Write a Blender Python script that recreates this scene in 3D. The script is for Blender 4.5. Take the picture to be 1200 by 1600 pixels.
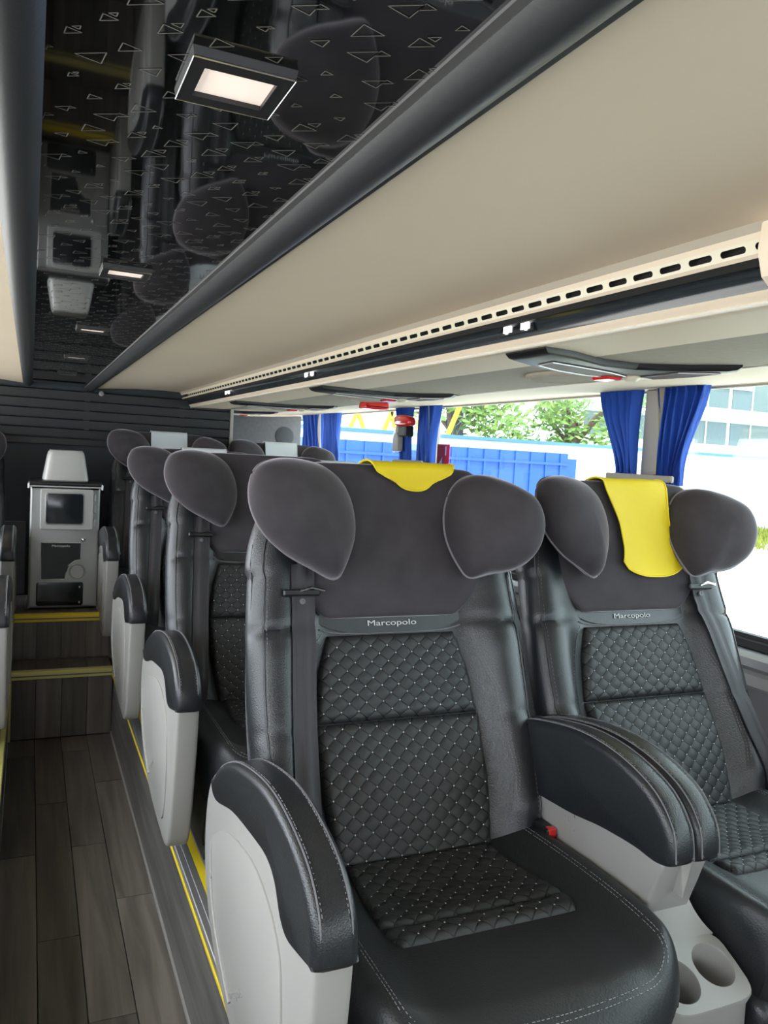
import bpy, bmesh, math, random
from mathutils import Vector, Matrix
random.seed(7)
pi = math.pi
for _o in list(bpy.data.objects):
    bpy.data.objects.remove(_o)
SC = bpy.context.scene
C = SC.collection

# ------------------------------------------------------------------ camera, sky, sun, exposure
H = 1.42                      # eye height above the aisle floor
def setup_camera():
    cd = bpy.data.cameras.new('camera'); cam = bpy.data.objects.new('camera', cd); C.objects.link(cam)
    yaw, pit, rol = map(math.radians, (24.0, 3.99, 3.21))
    f = Vector((math.sin(yaw)*math.cos(pit), math.cos(yaw)*math.cos(pit), -math.sin(pit)))
    r = Vector((math.cos(yaw), -math.sin(yaw), 0)); u = r.cross(f)
    c, s = math.cos(rol), math.sin(rol)
    rr = c*r + s*u; uu = -s*r + c*u
    m = Matrix((rr, uu, -f)).transposed().to_4x4(); m.translation = (0, 0, H)
    cam.matrix_world = m
    cd.sensor_fit = 'AUTO'; cd.sensor_width = 36; cd.lens = 1250/1600*36
    cd.clip_start = .05; cd.clip_end = 300
    SC.camera = cam
setup_camera()
w = bpy.data.worlds.new('sky'); SC.world = w; w.use_nodes = True
bg = w.node_tree.nodes['Background']
bg.inputs[0].default_value = (.86, .93, 1.0, 1); bg.inputs[1].default_value = 6.0
sd = bpy.data.lights.new('sun', 'SUN'); sd.energy = 7.0; sd.angle = math.radians(3); sd.color = (1, .95, .86)
so = bpy.data.objects.new('sun', sd); C.objects.link(so)
so.rotation_euler = Vector((.10, .42, -.90)).to_track_quat('-Z', 'Y').to_euler()
vs = SC.view_settings
vs.view_transform = 'Standard'; vs.look = 'None'; vs.gamma = 1; vs.use_curve_mapping = False
vs.exposure = 0.2

# ------------------------------------------------------------------ materials
MATS = {}
def mat(name, col, rough=.5, metal=0, bump=None, vary=None, spec=.5, sheen=0, emit=None, coat=0, ior=None):
    m = bpy.data.materials.new(name); m.use_nodes = True
    nt = m.node_tree; b = nt.nodes['Principled BSDF']
    b.inputs['Base Color'].default_value = (*col, 1); b.inputs['Roughness'].default_value = rough
    b.inputs['Metallic'].default_value = metal; b.inputs['Specular IOR Level'].default_value = spec
    if ior: b.inputs['IOR'].default_value = ior
    if coat: b.inputs['Coat Weight'].default_value = coat; b.inputs['Coat Roughness'].default_value = .08
    if sheen:
        b.inputs['Sheen Weight'].default_value = sheen; b.inputs['Sheen Roughness'].default_value = .32
        b.inputs['Sheen Tint'].default_value = (.9, .85, .95, 1)
    if emit:
        b.inputs['Emission Color'].default_value = (*emit[0], 1); b.inputs['Emission Strength'].default_value = emit[1]
    tc = None
    if bump or vary:
        tc = nt.nodes.new('ShaderNodeTexCoord')
    if bump:
        kind, sc, st, dist = bump
        if kind == 'noise':
            t = nt.nodes.new('ShaderNodeTexNoise'); t.inputs['Scale'].default_value = sc; t.inputs['Detail'].default_value = 3; out = t.outputs[0]
        else:
            t = nt.nodes.new('ShaderNodeTexVoronoi'); t.inputs['Scale'].default_value = sc; out = t.outputs['Distance']
        nt.links.new(tc.outputs['Object'], t.inputs['Vector'])
        bp = nt.nodes.new('ShaderNodeBump'); bp.inputs['Strength'].default_value = st; bp.inputs['Distance'].default_value = dist
        nt.links.new(out, bp.inputs['Height']); nt.links.new(bp.outputs[0], b.inputs['Normal'])
    if vary:
        sc, amt = vary
        n = nt.nodes.new('ShaderNodeTexNoise'); n.inputs['Scale'].default_value = sc; n.inputs['Detail'].default_value = 4
        nt.links.new(tc.outputs['Object'], n.inputs['Vector'])
        rp = nt.nodes.new('ShaderNodeValToRGB')
        rp.color_ramp.elements[0].position = .3; rp.color_ramp.elements[1].position = .7
        rp.color_ramp.elements[0].color = (*[c*(1-amt) for c in col], 1); rp.color_ramp.elements[1].color = (*[min(1, c*(1+amt)) for c in col], 1)
        nt.links.new(n.outputs[0], rp.inputs[0]); nt.links.new(rp.outputs[0], b.inputs['Base Color'])
    MATS[name] = m; return m

mat('leather', (.017, .0195, .0225), .31, bump=('voronoi', 420, .18, .002), spec=.55)
mat('leather_quilt', (.021, .023, .024), .52, bump=('noise', 700, .3, .001), spec=.4)
def quilt_mat(name, ax, cw=.0375, ch=.0325):
    m = mat(name, (.024, .026, .027), .5, bump=None, spec=.4); nt = m.node_tree; b = nt.nodes['Principled BSDF']
    tc = nt.nodes.new('ShaderNodeTexCoord'); sp = nt.nodes.new('ShaderNodeSeparateXYZ'); nt.links.new(tc.outputs['Object'], sp.inputs[0])
    def M(op, a, c=None):
        n = nt.nodes.new('ShaderNodeMath'); n.operation = op
        for i, q in enumerate((a, c)):
            if q is None: continue
            if isinstance(q, (int, float)): n.inputs[i].default_value = q
            else: nt.links.new(q, n.inputs[i])
        return n.outputs[0]
    x = M('DIVIDE', sp.outputs[0], cw); z = M('DIVIDE', sp.outputs[ax], ch)
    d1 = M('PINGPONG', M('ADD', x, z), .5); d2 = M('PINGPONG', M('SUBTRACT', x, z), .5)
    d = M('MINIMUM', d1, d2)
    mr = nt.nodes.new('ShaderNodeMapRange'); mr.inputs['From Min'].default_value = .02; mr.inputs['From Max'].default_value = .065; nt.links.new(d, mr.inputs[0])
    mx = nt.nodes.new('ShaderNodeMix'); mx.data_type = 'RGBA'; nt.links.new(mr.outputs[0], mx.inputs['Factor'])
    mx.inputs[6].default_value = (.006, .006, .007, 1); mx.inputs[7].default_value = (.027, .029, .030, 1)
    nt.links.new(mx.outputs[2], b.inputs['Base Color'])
    n = nt.nodes.new('ShaderNodeTexNoise'); n.inputs['Scale'].default_value = 700; nt.links.new(tc.outputs['Object'], n.inputs['Vector'])
    h = M('ADD', M('MULTIPLY', n.outputs[0], .25), mr.outputs[0])
    bp = nt.nodes.new('ShaderNodeBump'); bp.inputs['Strength'].default_value = .5; bp.inputs['Distance'].default_value = .0015
    nt.links.new(h, bp.inputs['Height']); nt.links.new(bp.outputs[0], b.inputs['Normal'])
quilt_mat('quilt_back', 2); quilt_mat('quilt_seat', 1)
mat('leather_perf', (.018, .020, .022), .42, bump=('voronoi', 300, .22, .0015), spec=.45)
mat('perf_strip', (.034, .037, .040), .36, bump=('voronoi', 330, .6, .0012), spec=.6)  # lighter than the other leather: brightness from the light's angle put into the colour
mat('velvet', (.056, .050, .056), .85, bump=('noise', 60, .12, .004), vary=(14, .15), spec=.15, sheen=.7)
mat('velvet_edge', (.22, .20, .22), .8, spec=.2, sheen=.4)
mat('thread', (.55, .55, .56), .6)
mat('thread_mid', (.30, .30, .31), .6)
mat('thread_dark', (.16, .16, .17), .6)
mat('belt', (.030, .028, .033), .55, bump=('noise', 500, .3, .001))
mat('plastic_light', (.345, .34, .322), .38, bump=('noise', 900, .08, .0006), vary=(5, .04))
mat('plastic_grey', (.30, .295, .285), .42, bump=('noise', 900, .1, .0006), vary=(6, .04))
mat('plastic_black', (.011, .011, .013), .42)
mat('unit_black', (.010, .010, .012), .42, spec=.25)
mat('unit_lens', (.05, .022, .025), .55, spec=.25)  # reddish tint: red reflections in the lens put into its colour
mat('plastic_mid', (.13, .13, .135), .5)
mat('chrome', (.75, .75, .77), .15, 1)
mat('alu', (.50, .50, .51), .35, .8)
mat('scuff', (.06, .06, .06), .7)
mat('carpet_grey', (.075, .075, .08), .95, bump=('noise', 400, .8, .003), vary=(200, .3))
mat('beige', (.78, .665, .525), .62, bump=('noise', 350, .06, .001), vary=(2.5, .025))
mat('beige_fabric', (.36, .325, .27), .85, bump=('noise', 500, .4, .001), vary=(60, .05))
mat('rail_cream', (.66, .61, .47), .30, vary=(8, .04))
mat('vent_band', (.46, .41, .33), .4)
mat('lip_light', (.75, .72, .64), .2)
mat('gloss_black', (.004, .0045, .005), .03, spec=.5, ior=2.9)
mat('pattern_line', (.20, .195, .18), .4)
mat('trim_dark', (.026, .029, .033), .42, bump=('noise', 300, .15, .001), spec=.6)
mat('strip_dark', (.022, .028, .033), .16, spec=.7)
mat('hole_dark', (.006, .006, .006), .9)
mat('lamp_white', (.85, .75, .68), .4, emit=((1, .86, .76), .5))
mat('led_white', (.9, .9, .9), .4, emit=((1, .98, .94), 3))
mat('red_gloss', (.62, .02, .02), .18, coat=.6)
mat('red_sign', (.72, .012, .03), .45)
mat('white_print', (.85, .85, .85), .5)
mat('pillar_grey', (.36, .34, .30), .55, bump=('noise', 300, .2, .001))
mat('wall_grey', (.085, .095, .105), .75, bump=('noise', 350, .3, .002), vary=(40, .1))
mat('louver_dark', (.009, .010, .0115), .5)
mat('back_panel', (.028, .035, .042), .8, bump=('noise', 400, .3, .002))
mat('curtain_blue', (.012, .075, .42), .75, bump=('noise', 300, .2, .001), sheen=.2)
mat('curtain_trim', (.62, .56, .36), .6)
mat('curtain_white', (.72, .72, .70), .7)
mat('yellow_cover', (.76, .58, .001), .55, bump=('noise', 500, .15, .001))
mat('yellow_piping', (.88, .70, .01), .5)
mat('white_cover', (.62, .66, .70), .7, bump=('noise', 300, .15, .001))
mat('print_dark', (.03, .03, .05), .6)
mat('yellow_strip', (.78, .60, .02), .45)
mat('yellow_pale', (.62, .58, .20), .35, .3)
mat('console_silver', (.36, .37, .365), .30, .35)
mat('console_light', (.52, .53, .52), .38, .1)
mat('screen', (.012, .016, .020), .12)
mat('seal', (.012, .012, .012), .6)
# outside
mat('ground', (.62, .60, .55), .9, vary=(.35, .12))
mat('grass_mat', (.20, .22, .03), .9, vary=(3, .35))
mat('ext_white', (.60, .61, .62), .8)
mat('ext_cap', (.07, .19, .30), .6)
mat('ext_blue', (.014, .075, .36), .5)
mat('ext_yellow', (.75, .45, .02), .5)
mat('ext_glass', (.10, .14, .14), .25)
mat('leaf_a', (.10, .20, .035), .7)
mat('leaf_b', (.17, .27, .05), .7)
mat('bark', (.11, .085, .065), .9, bump=('noise', 12, .6, .03))
mat('fabric_body', (.03, .03, .033), .7)

def glass_mat():
    m = bpy.data.materials.new('window_glass'); m.use_nodes = True; nt = m.node_tree
    nt.nodes.clear()
    o = nt.nodes.new('ShaderNodeOutputMaterial'); t = nt.nodes.new('ShaderNodeBsdfTransparent'); g = nt.nodes.new('ShaderNodeBsdfGlossy')
    t.inputs[0].default_value = (.80, .86, .85, 1); g.inputs['Roughness'].default_value = .03; g.inputs[0].default_value = (.9, .9, .9, 1)
    mx = nt.nodes.new('ShaderNodeMixShader'); mx.inputs[0].default_value = .06
    nt.links.new(t.outputs[0], mx.inputs[1]); nt.links.new(g.outputs[0], mx.inputs[2]); nt.links.new(mx.outputs[0], o.inputs[0])
    MATS['window_glass'] = m
glass_mat()

def wood_mat(name, dark, light, axis=1):
    m = bpy.data.materials.new(name); m.use_nodes = True; nt = m.node_tree; b = nt.nodes['Principled BSDF']
    b.inputs['Roughness'].default_value = .42; b.inputs['Specular IOR Level'].default_value = .45
    tc = nt.nodes.new('ShaderNodeTexCoord'); oi = nt.nodes.new('ShaderNodeObjectInfo')
    mp = nt.nodes.new('ShaderNodeMapping')
    s = [26, 26, 26]; s[axis] = 1.6; mp.inputs['Scale'].default_value = s
    add = nt.nodes.new('ShaderNodeVectorMath'); add.operation = 'ADD'
    cx = nt.nodes.new('ShaderNodeCombineXYZ'); mu = nt.nodes.new('ShaderNodeMath'); mu.operation = 'MULTIPLY'; mu.inputs[1].default_value = 40
    nt.links.new(oi.outputs['Random'], mu.inputs[0])
    for k in range(3): nt.links.new(mu.outputs[0], cx.inputs[k])
    nt.links.new(tc.outputs['Object'], mp.inputs[0]); nt.links.new(mp.outputs[0], add.inputs[0]); nt.links.new(cx.outputs[0], add.inputs[1])
    n = nt.nodes.new('ShaderNodeTexNoise'); n.inputs['Scale'].default_value = 1.0; n.inputs['Detail'].default_value = 6; n.inputs['Distortion'].default_value = .8
    nt.links.new(add.outputs[0], n.inputs['Vector'])
    rp = nt.nodes.new('ShaderNodeValToRGB'); e = rp.color_ramp.elements
    e[0].position = .32; e[1].position = .70; e[0].color = (*dark, 1); e[1].color = (*light, 1)
    nt.links.new(n.outputs[0], rp.inputs[0])
    hs = nt.nodes.new('ShaderNodeHueSaturation'); mr = nt.nodes.new('ShaderNodeMapRange')
    mr.inputs['To Min'].default_value = .72; mr.inputs['To Max'].default_value = 1.45
    nt.links.new(oi.outputs['Random'], mr.inputs[0]); nt.links.new(mr.outputs[0], hs.inputs['Value'])
    nt.links.new(rp.outputs[0], hs.inputs['Color']); nt.links.new(hs.outputs[0], b.inputs['Base Color'])
    bp = nt.nodes.new('ShaderNodeBump'); bp.inputs['Strength'].default_value = .15; bp.inputs['Distance'].default_value = .002
    nt.links.new(n.outputs[0], bp.inputs['Height']); nt.links.new(bp.outputs[0], b.inputs['Normal'])
    MATS[name] = m
wood_mat('wood', (.062, .055, .047), (.140, .124, .106), 1)
wood_mat('wood_up', (.070, .061, .052), (.150, .133, .114), 2)
wood_mat('wood_side', (.055, .052, .050), (.13, .125, .12), 1)

# ------------------------------------------------------------------ helpers
def tag(o, label=None, cat=None, group=None, kind=None):
    if label: o['label'] = label
    if cat: o['category'] = cat
    if group: o['group'] = group
    if kind: o['kind'] = kind
    return o
def empty(name, loc, parent=None):
    o = bpy.data.objects.new(name, None); C.objects.link(o); o.location = loc; o.parent = parent; o.empty_display_size = .05
    return o
class MB:
    def __init__(s): s.v = []; s.f = []; s.m = []
    def add(s, vs, fs, mi=0):
        k = len(s.v); s.v += [tuple(p) for p in vs]; s.f += [tuple(i+k for i in f) for f in fs]; s.m += [mi]*len(fs)
        return s
    def box(s, x0, x1, y0, y1, z0, z1, mi=0, b=0):
        if b <= 0:
            vs = [(x, y, z) for x in (x0, x1) for y in (y0, y1) for z in (z0, z1)]
            s.add(vs, [(0,1,3,2),(4,6,7,5),(0,4,5,1),(2,3,7,6),(0,2,6,4),(1,5,7,3)], mi)
        else:                                   # chamfered box
            lo = (x0, y0, z0); hi = (x1, y1, z1); vs = []; ix = {}
            for sx in (0, 1):
                for sy in (0, 1):
                    for sz in (0, 1):
                        for a in range(3):
                            p = [0, 0, 0]
                            for k, sg in enumerate((sx, sy, sz)):
                                e = hi[k] if sg else lo[k]
                                p[k] = e if k == a else (e-b if sg else e+b)
                            ix[(sx, sy, sz, a)] = len(vs); vs.append(p)
            fs = []
            for a in range(3):
                o = [k for k in range(3) if k != a]
                for sg in (0, 1):
                    q = []
                    for t in ((0,0),(1,0),(1,1),(0,1)):
                        c = [0,0,0]; c[a] = sg; c[o[0]] = t[0]; c[o[1]] = t[1]; q.append(ix[(*c, a)])
                    fs.append(q)
            for a in range(3):                  # edges along axis a
                o = [k for k in range(3) if k != a]
                for t in ((0,0),(1,0),(1,1),(0,1)):
                    q = []
                    for e in (0, 1):
                        c = [0,0,0]; c[a] = e; c[o[0]] = t[0]; c[o[1]] = t[1]
                        q.append((ix[(*c, o[0])], ix[(*c, o[1])]))
                    fs.append((q[0][0], q[0][1], q[1][1], q[1][0]))
            for c in [(x,y,z) for x in (0,1) for y in (0,1) for z in (0,1)]:
                fs.append([ix[(*c, a)] for a in range(3)])
            s.add(vs, fs, mi)
        return s
    def tube(s, pts, r, n=8, mi=0, closed=False):
        pts = [Vector(p) for p in pts]; N = len(pts); vs = []; fs = []
        for i, p in enumerate(pts):
            if closed: t = pts[(i+1) % N]-pts[i-1]
            else: t = pts[min(i+1, N-1)]-pts[max(i-1, 0)]
            t = t.normalized() if t.length > 1e-9 else Vector((0,0,1))
            a = t.cross(Vector((0,0,1)) if abs(t.z) < .9 else Vector((1,0,0))).normalized(); b2 = t.cross(a)
            for k in range(n):
                g = 2*pi*k/n; vs.append(p + r*(a*math.cos(g)+b2*math.sin(g)))
        M = N if closed else N-1
        for i in range(M):
            for k in range(n):
                j = (i+1) % N
                fs.append((i*n+k, i*n+(k+1) % n, j*n+(k+1) % n, j*n+k))
        if not closed: fs += [tuple(range(n))[::-1], tuple((N-1)*n+k for k in range(n))]
        return s.add(vs, fs, mi)
    def loft(s, rings, mi=0, cap=True):
        n = len(rings[0]); vs = [p for r in rings for p in r]; fs = []
        for i in range(len(rings)-1):
            for k in range(n):
                fs.append((i*n+k, i*n+(k+1) % n, (i+1)*n+(k+1) % n, (i+1)*n+k))
        if cap: fs += [tuple(range(n))[::-1], tuple((len(rings)-1)*n+k for k in range(n))]
        return s.add(vs, fs, mi)
    def grid(s, fn, nu, nv, mi=0):
        vs = [fn(i/nu, j/nv) for j in range(nv+1) for i in range(nu+1)]
        fs = [(j*(nu+1)+i, j*(nu+1)+i+1, (j+1)*(nu+1)+i+1, (j+1)*(nu+1)+i) for j in range(nv) for i in range(nu)]
        return s.add(vs, fs, mi)
    def slab(s, fn, fb, nu, nv, mi=0):          # front grid fn, back grid fb, joined round the rim
        k = len(s.v); n = nu+1
        s.grid(fn, nu, nv, mi); k2 = len(s.v); s.grid(fb, nu, nv, mi)
        rim = [i for i in range(n)] + [j*n+nu for j in range(1, nv+1)] + [nv*n+i for i in range(nu-1, -1, -1)] + [j*n for j in range(nv-1, 0, -1)]
        for a, b in zip(rim, rim[1:]+rim[:1]):
            s.f.append((k+a, k2+a, k2+b, k+b)); s.m.append(mi)
        return s
    def prism(s, out, x0, x1, r, mi=0, seg=4, axis='x', ks=None):   # rounded extrusion of an outline given in (y,z) along x
        N = len(out); P = [Vector((a, b)) for a, b in out]
        area = sum(P[i].x*P[(i+1) % N].y-P[(i+1) % N].x*P[i].y for i in range(N))
        sg = 1 if area > 0 else -1
        nr = []
        for i in range(N):
            t = (P[(i+1) % N]-P[i-1]).normalized(); nr.append(Vector((t.y, -t.x))*sg)
        rings = []
        lev = [(x0 + r*(1-math.cos(a)), r*(1-math.sin(a))) for a in [pi/2*k/seg for k in range(seg+1)]]
        lev += [(x1 - r*(1-math.cos(a)), r*(1-math.sin(a))) for a in [pi/2*k/seg for k in range(seg, -1, -1)]]
        for x, ins in lev:
            ring = []
            for i_, (p, n_) in enumerate(zip(P, nr)):
                q = p - n_*ins*(ks[i_] if ks else 1)
                ring.append((x, q.x, q.y) if axis == 'x' else ((q.x, x, q.y) if axis == 'y' else (q.x, q.y, x)))
            rings.append(ring)
        return s.loft(rings, mi)
    def build(s, name, mats, parent=None, smooth=False, loc=None):
        me = bpy.data.meshes.new(name); me.from_pydata(s.v, [], s.f)
        if isinstance(mats, str): mats = [mats]
        for m in mats: me.materials.append(MATS[m])
        if len(mats) > 1: me.polygons.foreach_set('material_index', s.m)
        bm = bmesh.new(); bm.from_mesh(me); bmesh.ops.recalc_face_normals(bm, faces=bm.faces); bm.to_mesh(me); bm.free()
        if smooth:
            me.polygons.foreach_set('use_smooth', [len(p.vertices) <= 6 for p in me.polygons])
            try: me.set_sharp_from_angle(angle=math.radians(smooth if smooth is not True else 45))
            except Exception: pass
        me.update()
        o = bpy.data.objects.new(name, me); C.objects.link(o); o.parent = parent
        if loc: o.location = loc
        return o
def catmull(pts, n=6, closed=True):
    out = []; N = len(pts)
    rng = range(N) if closed else range(N-1)
    for i in rng:
        g = (lambda k: pts[k % N]) if closed else (lambda k: pts[max(0, min(N-1, k))])
        p0, p1, p2, p3 = g(i-1), g(i), g(i+1), g(i+2)
        for k in range(n):
            t = k/n
            out.append(tuple(.5*(2*b + (c-a)*t + (2*a-5*b+4*c-d)*t*t + (3*b-a-3*c+d)*t**3) for a, b, c, d in zip(p0, p1, p2, p3)))
    if not closed: out.append(tuple(pts[-1]))
    return out
def interp(x, xs, ys):
    if x <= xs[0]: return ys[0]
    for i in range(len(xs)-1):
        if x <= xs[i+1]:
            t = (x-xs[i])/(xs[i+1]-xs[i]); return ys[i]+(ys[i+1]-ys[i])*t
    return ys[-1]
def sst(t):
    t = max(0, min(1, t)); return t*t*(3-2*t)
def dashes(mb, pts, ln=.0065, gap=.0035, r=.0009, mi=0):
    pts = [Vector(p) for p in pts]; acc = 0; nxt = 0
    for a, b in zip(pts, pts[1:]):
        L = (b-a).length
        while nxt < acc+L:
            p = a.lerp(b, (nxt-acc)/L); q = a.lerp(b, min(1, (nxt-acc+ln)/L)); mb.tube([p, q], r, 4, mi); nxt += ln+gap
        acc += L
def text_mesh(name, txt, size, mats, parent, loc, rot, sx=1.0, ext=.0006, shear=0):
    cu = bpy.data.curves.new(name, 'FONT'); cu.body = txt; cu.size = size; cu.align_x = 'CENTER'; cu.align_y = 'CENTER'; cu.extrude = ext; cu.shear = shear
    t = bpy.data.objects.new('tmp', cu); C.objects.link(t)
    bpy.context.view_layer.update()
    me = bpy.data.meshes.new_from_object(t); bpy.data.objects.remove(t)
    me.materials.clear(); me.materials.append(MATS[mats])
    o = bpy.data.objects.new(name, me); C.objects.link(o); o.parent = parent; o.location = loc; o.rotation_euler = rot; o.scale = (sx, 1, 1)
    return o

# ------------------------------------------------------------------ room shell
ZC = H+.29            # ceiling
AX0, AX1 = -.065, .39 # aisle edges
ZP = .32              # side platform = first step
ZR = .54              # rear floor = second step
Y0, YB = -5.5, 4.85   # shell start, louvred rear wall
XW, XL = 1.86, -.80   # side walls
YS1, YS2 = 4.0, 4.24  # risers

def planks(root, x0, x1, y0, y1, z, wid, length, name='plank', m='wood', seed=0, gap=.0012):
    rnd = random.Random(seed); cache = {}
    n = max(1, round((x1-x0)/wid)); ww = (x1-x0)/n
    for i in range(n):
        y = y0 - rnd.random()*length
        while y < y1:
            a, b = max(y, y0), min(y+length, y1); y += length
            if b-a < .02: continue
            L = round(b-a, 3)
            key = L
            if key not in cache:
                o = MB().box(gap, ww-gap, gap, L-gap, -.02, 0, b=.0008).build(name, m, root); cache[key] = o.data
            else:
                o = bpy.data.objects.new(name, cache[key]); C.objects.link(o); o.parent = root
            o.location = (x0+i*ww, a, z+rnd.uniform(0, .0004))
fl = tag(MB().box(XL, XW, Y0, YB+1.0, -.10, -.021).build('floor', 'hole_dark'), 'dark grey wood-look plank floor of the sunken aisle', 'floor', kind='structure')
planks(fl, AX0, AX1, -.6, YS1, 0, .114, .92, seed=4)
MB().box(AX0, AX1, Y0, -.6, -.02, 0).build('floor_section', 'wood', fl)
fr = tag(MB().box(AX1+.012, XW, Y0, YB+1.2, .22, ZP-.021).build('floor', 'hole_dark'), 'raised plank platform under the right-hand seats', 'floor', kind='structure')
planks(fr, AX1+.012, XW, .0, 2.0, ZP, .114, .92, seed=9)
MB().box(AX1+.012, XW, 2.0, YB+1.2, ZP-.02, ZP).build('floor_section', 'wood', fr)
MB().box(AX1+.012, XW, Y0, .0, ZP-.02, ZP).build('floor_section', 'wood', fr)
flf = tag(MB().box(XL, AX0-.012, Y0, YB, .22, ZP).build('floor', 'wood'), 'raised platform under the left-hand seats', 'floor', kind='structure')
# steps
st1 = tag(MB().box(AX0-.02, AX1+.02, YS1+.0112, YS2+.01, -.03, ZP-.012).build('floor', 'hole_dark'), 'first wood-clad step at the rear of the aisle', 'floor', kind='structure')
st2 = tag(MB().box(AX0-.02, AX1+.02, YS2+.0112, YB+.02, -.03, ZR-.004).build('floor', 'wood'), 'upper rear floor behind the yellow step edge', 'floor', kind='structure')
rnd = random.Random(3)
n = 4; ww = (AX1-AX0)/n
for i in range(n):
    MB().box(AX0+i*ww+.001, AX0+(i+1)*ww-.001, YS1, YS1+.011, .004, ZP-.004, b=.0008).build('plank', 'wood_up', st1)
    MB().box(AX0+i*ww+.001, AX0+(i+1)*ww-.001, YS1+.012, YS2-.001, ZP-.011, ZP, b=.0008).build('plank', 'wood', st1)
    MB().box(AX0+i*ww+.001, AX0+(i+1)*ww-.001, YS2, YS2+.011, ZP+.004, ZR-.006, b=.0008).build('plank', 'wood_up', st2)
def nosing_x(n, x0, x1, y, z, m1, label):
    t = tag(MB().box(x0, x1, y-.006, y+.035, z, z+.006, b=.0015).build('trim_%d' % n, m1), label, 'step edge', kind='structure')
    MB().box(x0, x1, y-.009, y-.0005, z-.030, z+.004, b=.0015).build('face_strip', m1, t)
    MB().box(x0, x1, y-.0115, y-.0085, z-.017, z-.011).build('groove_line', 'plastic_mid', t)
    return t
nosing_x(1, AX0-.01, AX1, YS1, ZP, 'yellow_pale', 'pale yellow metal edge strip on the lower step')
nosing_x(2, AX0-.01, AX1, YS2, ZR, 'yellow_strip', 'bright yellow edge strip on the upper step in front of the console')
# platform sides with double rails on top
bs = tag(MB().prism([(AX1, .0), (AX1+.006, ZP-.03), (AX1+.012, ZP-.03), (AX1+.012, 0)], Y0, YS1, .0005, axis='y').build('baseboard_right', 'wood_side'), 'grey wood-look side of the right seat platform', 'baseboard', kind='structure')
MB().box(AX1-.004, AX1+.003, Y0, YS1, 0, .012).build('floor_joint_strip', 'plastic_grey', bs)
t3 = tag(MB().box(AX1-.004, AX1+.012, Y0, YS1, ZP-.032, ZP+.004, b=.002).build('trim_3', 'alu'), 'aluminium and yellow nosing along the right platform edge', 'step edge', kind='structure')
MB().box(AX1-.0065, AX1-.0035, Y0, YS1, ZP-.026, ZP-.016, b=.0008).build('yellow_line', 'yellow_strip', t3)
MB().box(AX1+.012, AX1+.030, Y0, YS1, ZP, ZP+.005, b=.001).build('metal_rail', 'alu', t3)
MB().box(AX1+.030, AX1+.052, Y0, YS1, ZP, ZP+.004, b=.001).build('yellow_insert', 'yellow_strip', t3)
MB().box(AX1+.052, AX1+.064, Y0, YS1, ZP, ZP+.005, b=.001).build('metal_rail', 'alu', t3)
bl = tag(MB().box(AX0-.012, AX0, Y0, YS1, 0, ZP-.03).build('baseboard_left', 'wood_side'), 'grey wood-look side of the left seat platform', 'baseboard', kind='structure')
t4 = tag(MB().box(AX0-.012, AX0+.006, Y0, YS1, ZP-.030, ZP+.004, b=.002).build('trim_4', 'yellow_pale'), 'yellow nosing along the left platform edge', 'step edge', kind='structure')
MB().box(AX0-.030, AX0-.012, Y0, YS1, ZP, ZP+.005, b=.001).build('metal_rail', 'alu', t4)
MB().box(AX0-.006, AX0+.010, YS1-.012, YS1-.002, .0, ZP+.004, b=.002).build('corner_strip', 'yellow_pale', t4)

# ceiling
ce = tag(MB().box(XL, XW+.06, Y0, YB+1.2, ZC+.06, ZC+.10).build('ceiling', 'plastic_mid'), 'low bus ceiling with a mirror-black centre panel and beige sides', 'ceiling', kind='structure')
MB().box(.0, .282, Y0, YB, ZC, ZC+.02).build('gloss_panel', 'gloss_black', ce)
# triangle print on the gloss panel
pm = MB()
def tri(cx, cy, s, ang, flip, lw=.0009):
    pts = []
    for k in range(3):
        g = ang + pi*flip + [-.0, 0, 0][k]
        q = [(-.5, .30), (.5, .30), (0, -.32)][k]
        x, y = q[0]*s, q[1]*s
        pts.append((cx+x*math.cos(g)-y*math.sin(g), cy+x*math.sin(g)+y*math.cos(g)))
    for a, b in zip(pts, pts[1:]+pts[:1]):
        dx, dy = b[0]-a[0], b[1]-a[1]; L = math.hypot(dx, dy); nx, ny = -dy/L*lw/2, dx/L*lw/2
        q = [(a[0]+nx, a[1]+ny), (b[0]+nx, b[1]+ny), (b[0]-nx, b[1]-ny), (a[0]-nx, a[1]-ny)]
        if min(p[0] for p in q) < .002 or max(p[0] for p in q) > .280: continue
        pm.add([(x, y, ZC-.0004) for x, y in q], [(0, 1, 2, 3)])
rnd = random.Random(12)
motif = [(rnd.uniform(-.004, .004), rnd.uniform(-.004, .004), rnd.choice((.010, .014, .019, .024, .026)), rnd.random() < .7, rnd.random() < .5) for _ in range(60)]
AN = -.56
for j in range(-6, 105):
    for i in range(0, 9):
        ox, oy, s, pair, fl_ = motif[(i*7+j*11) % 60]
        u = (i+.5*(j % 2))*.040; v = .1 + j*.036
        cx = u+ox; cy = v+oy
        tri(cx, cy, s, AN, fl_)
        if pair: tri(cx+.55*s*math.cos(AN)+.2*s*math.sin(AN), cy+.55*s*math.sin(AN)-.2*s*math.cos(AN), s*.5, AN, not fl_)
tag(pm.build('triangle_print', 'pattern_line', ce), kind='stuff')
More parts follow.
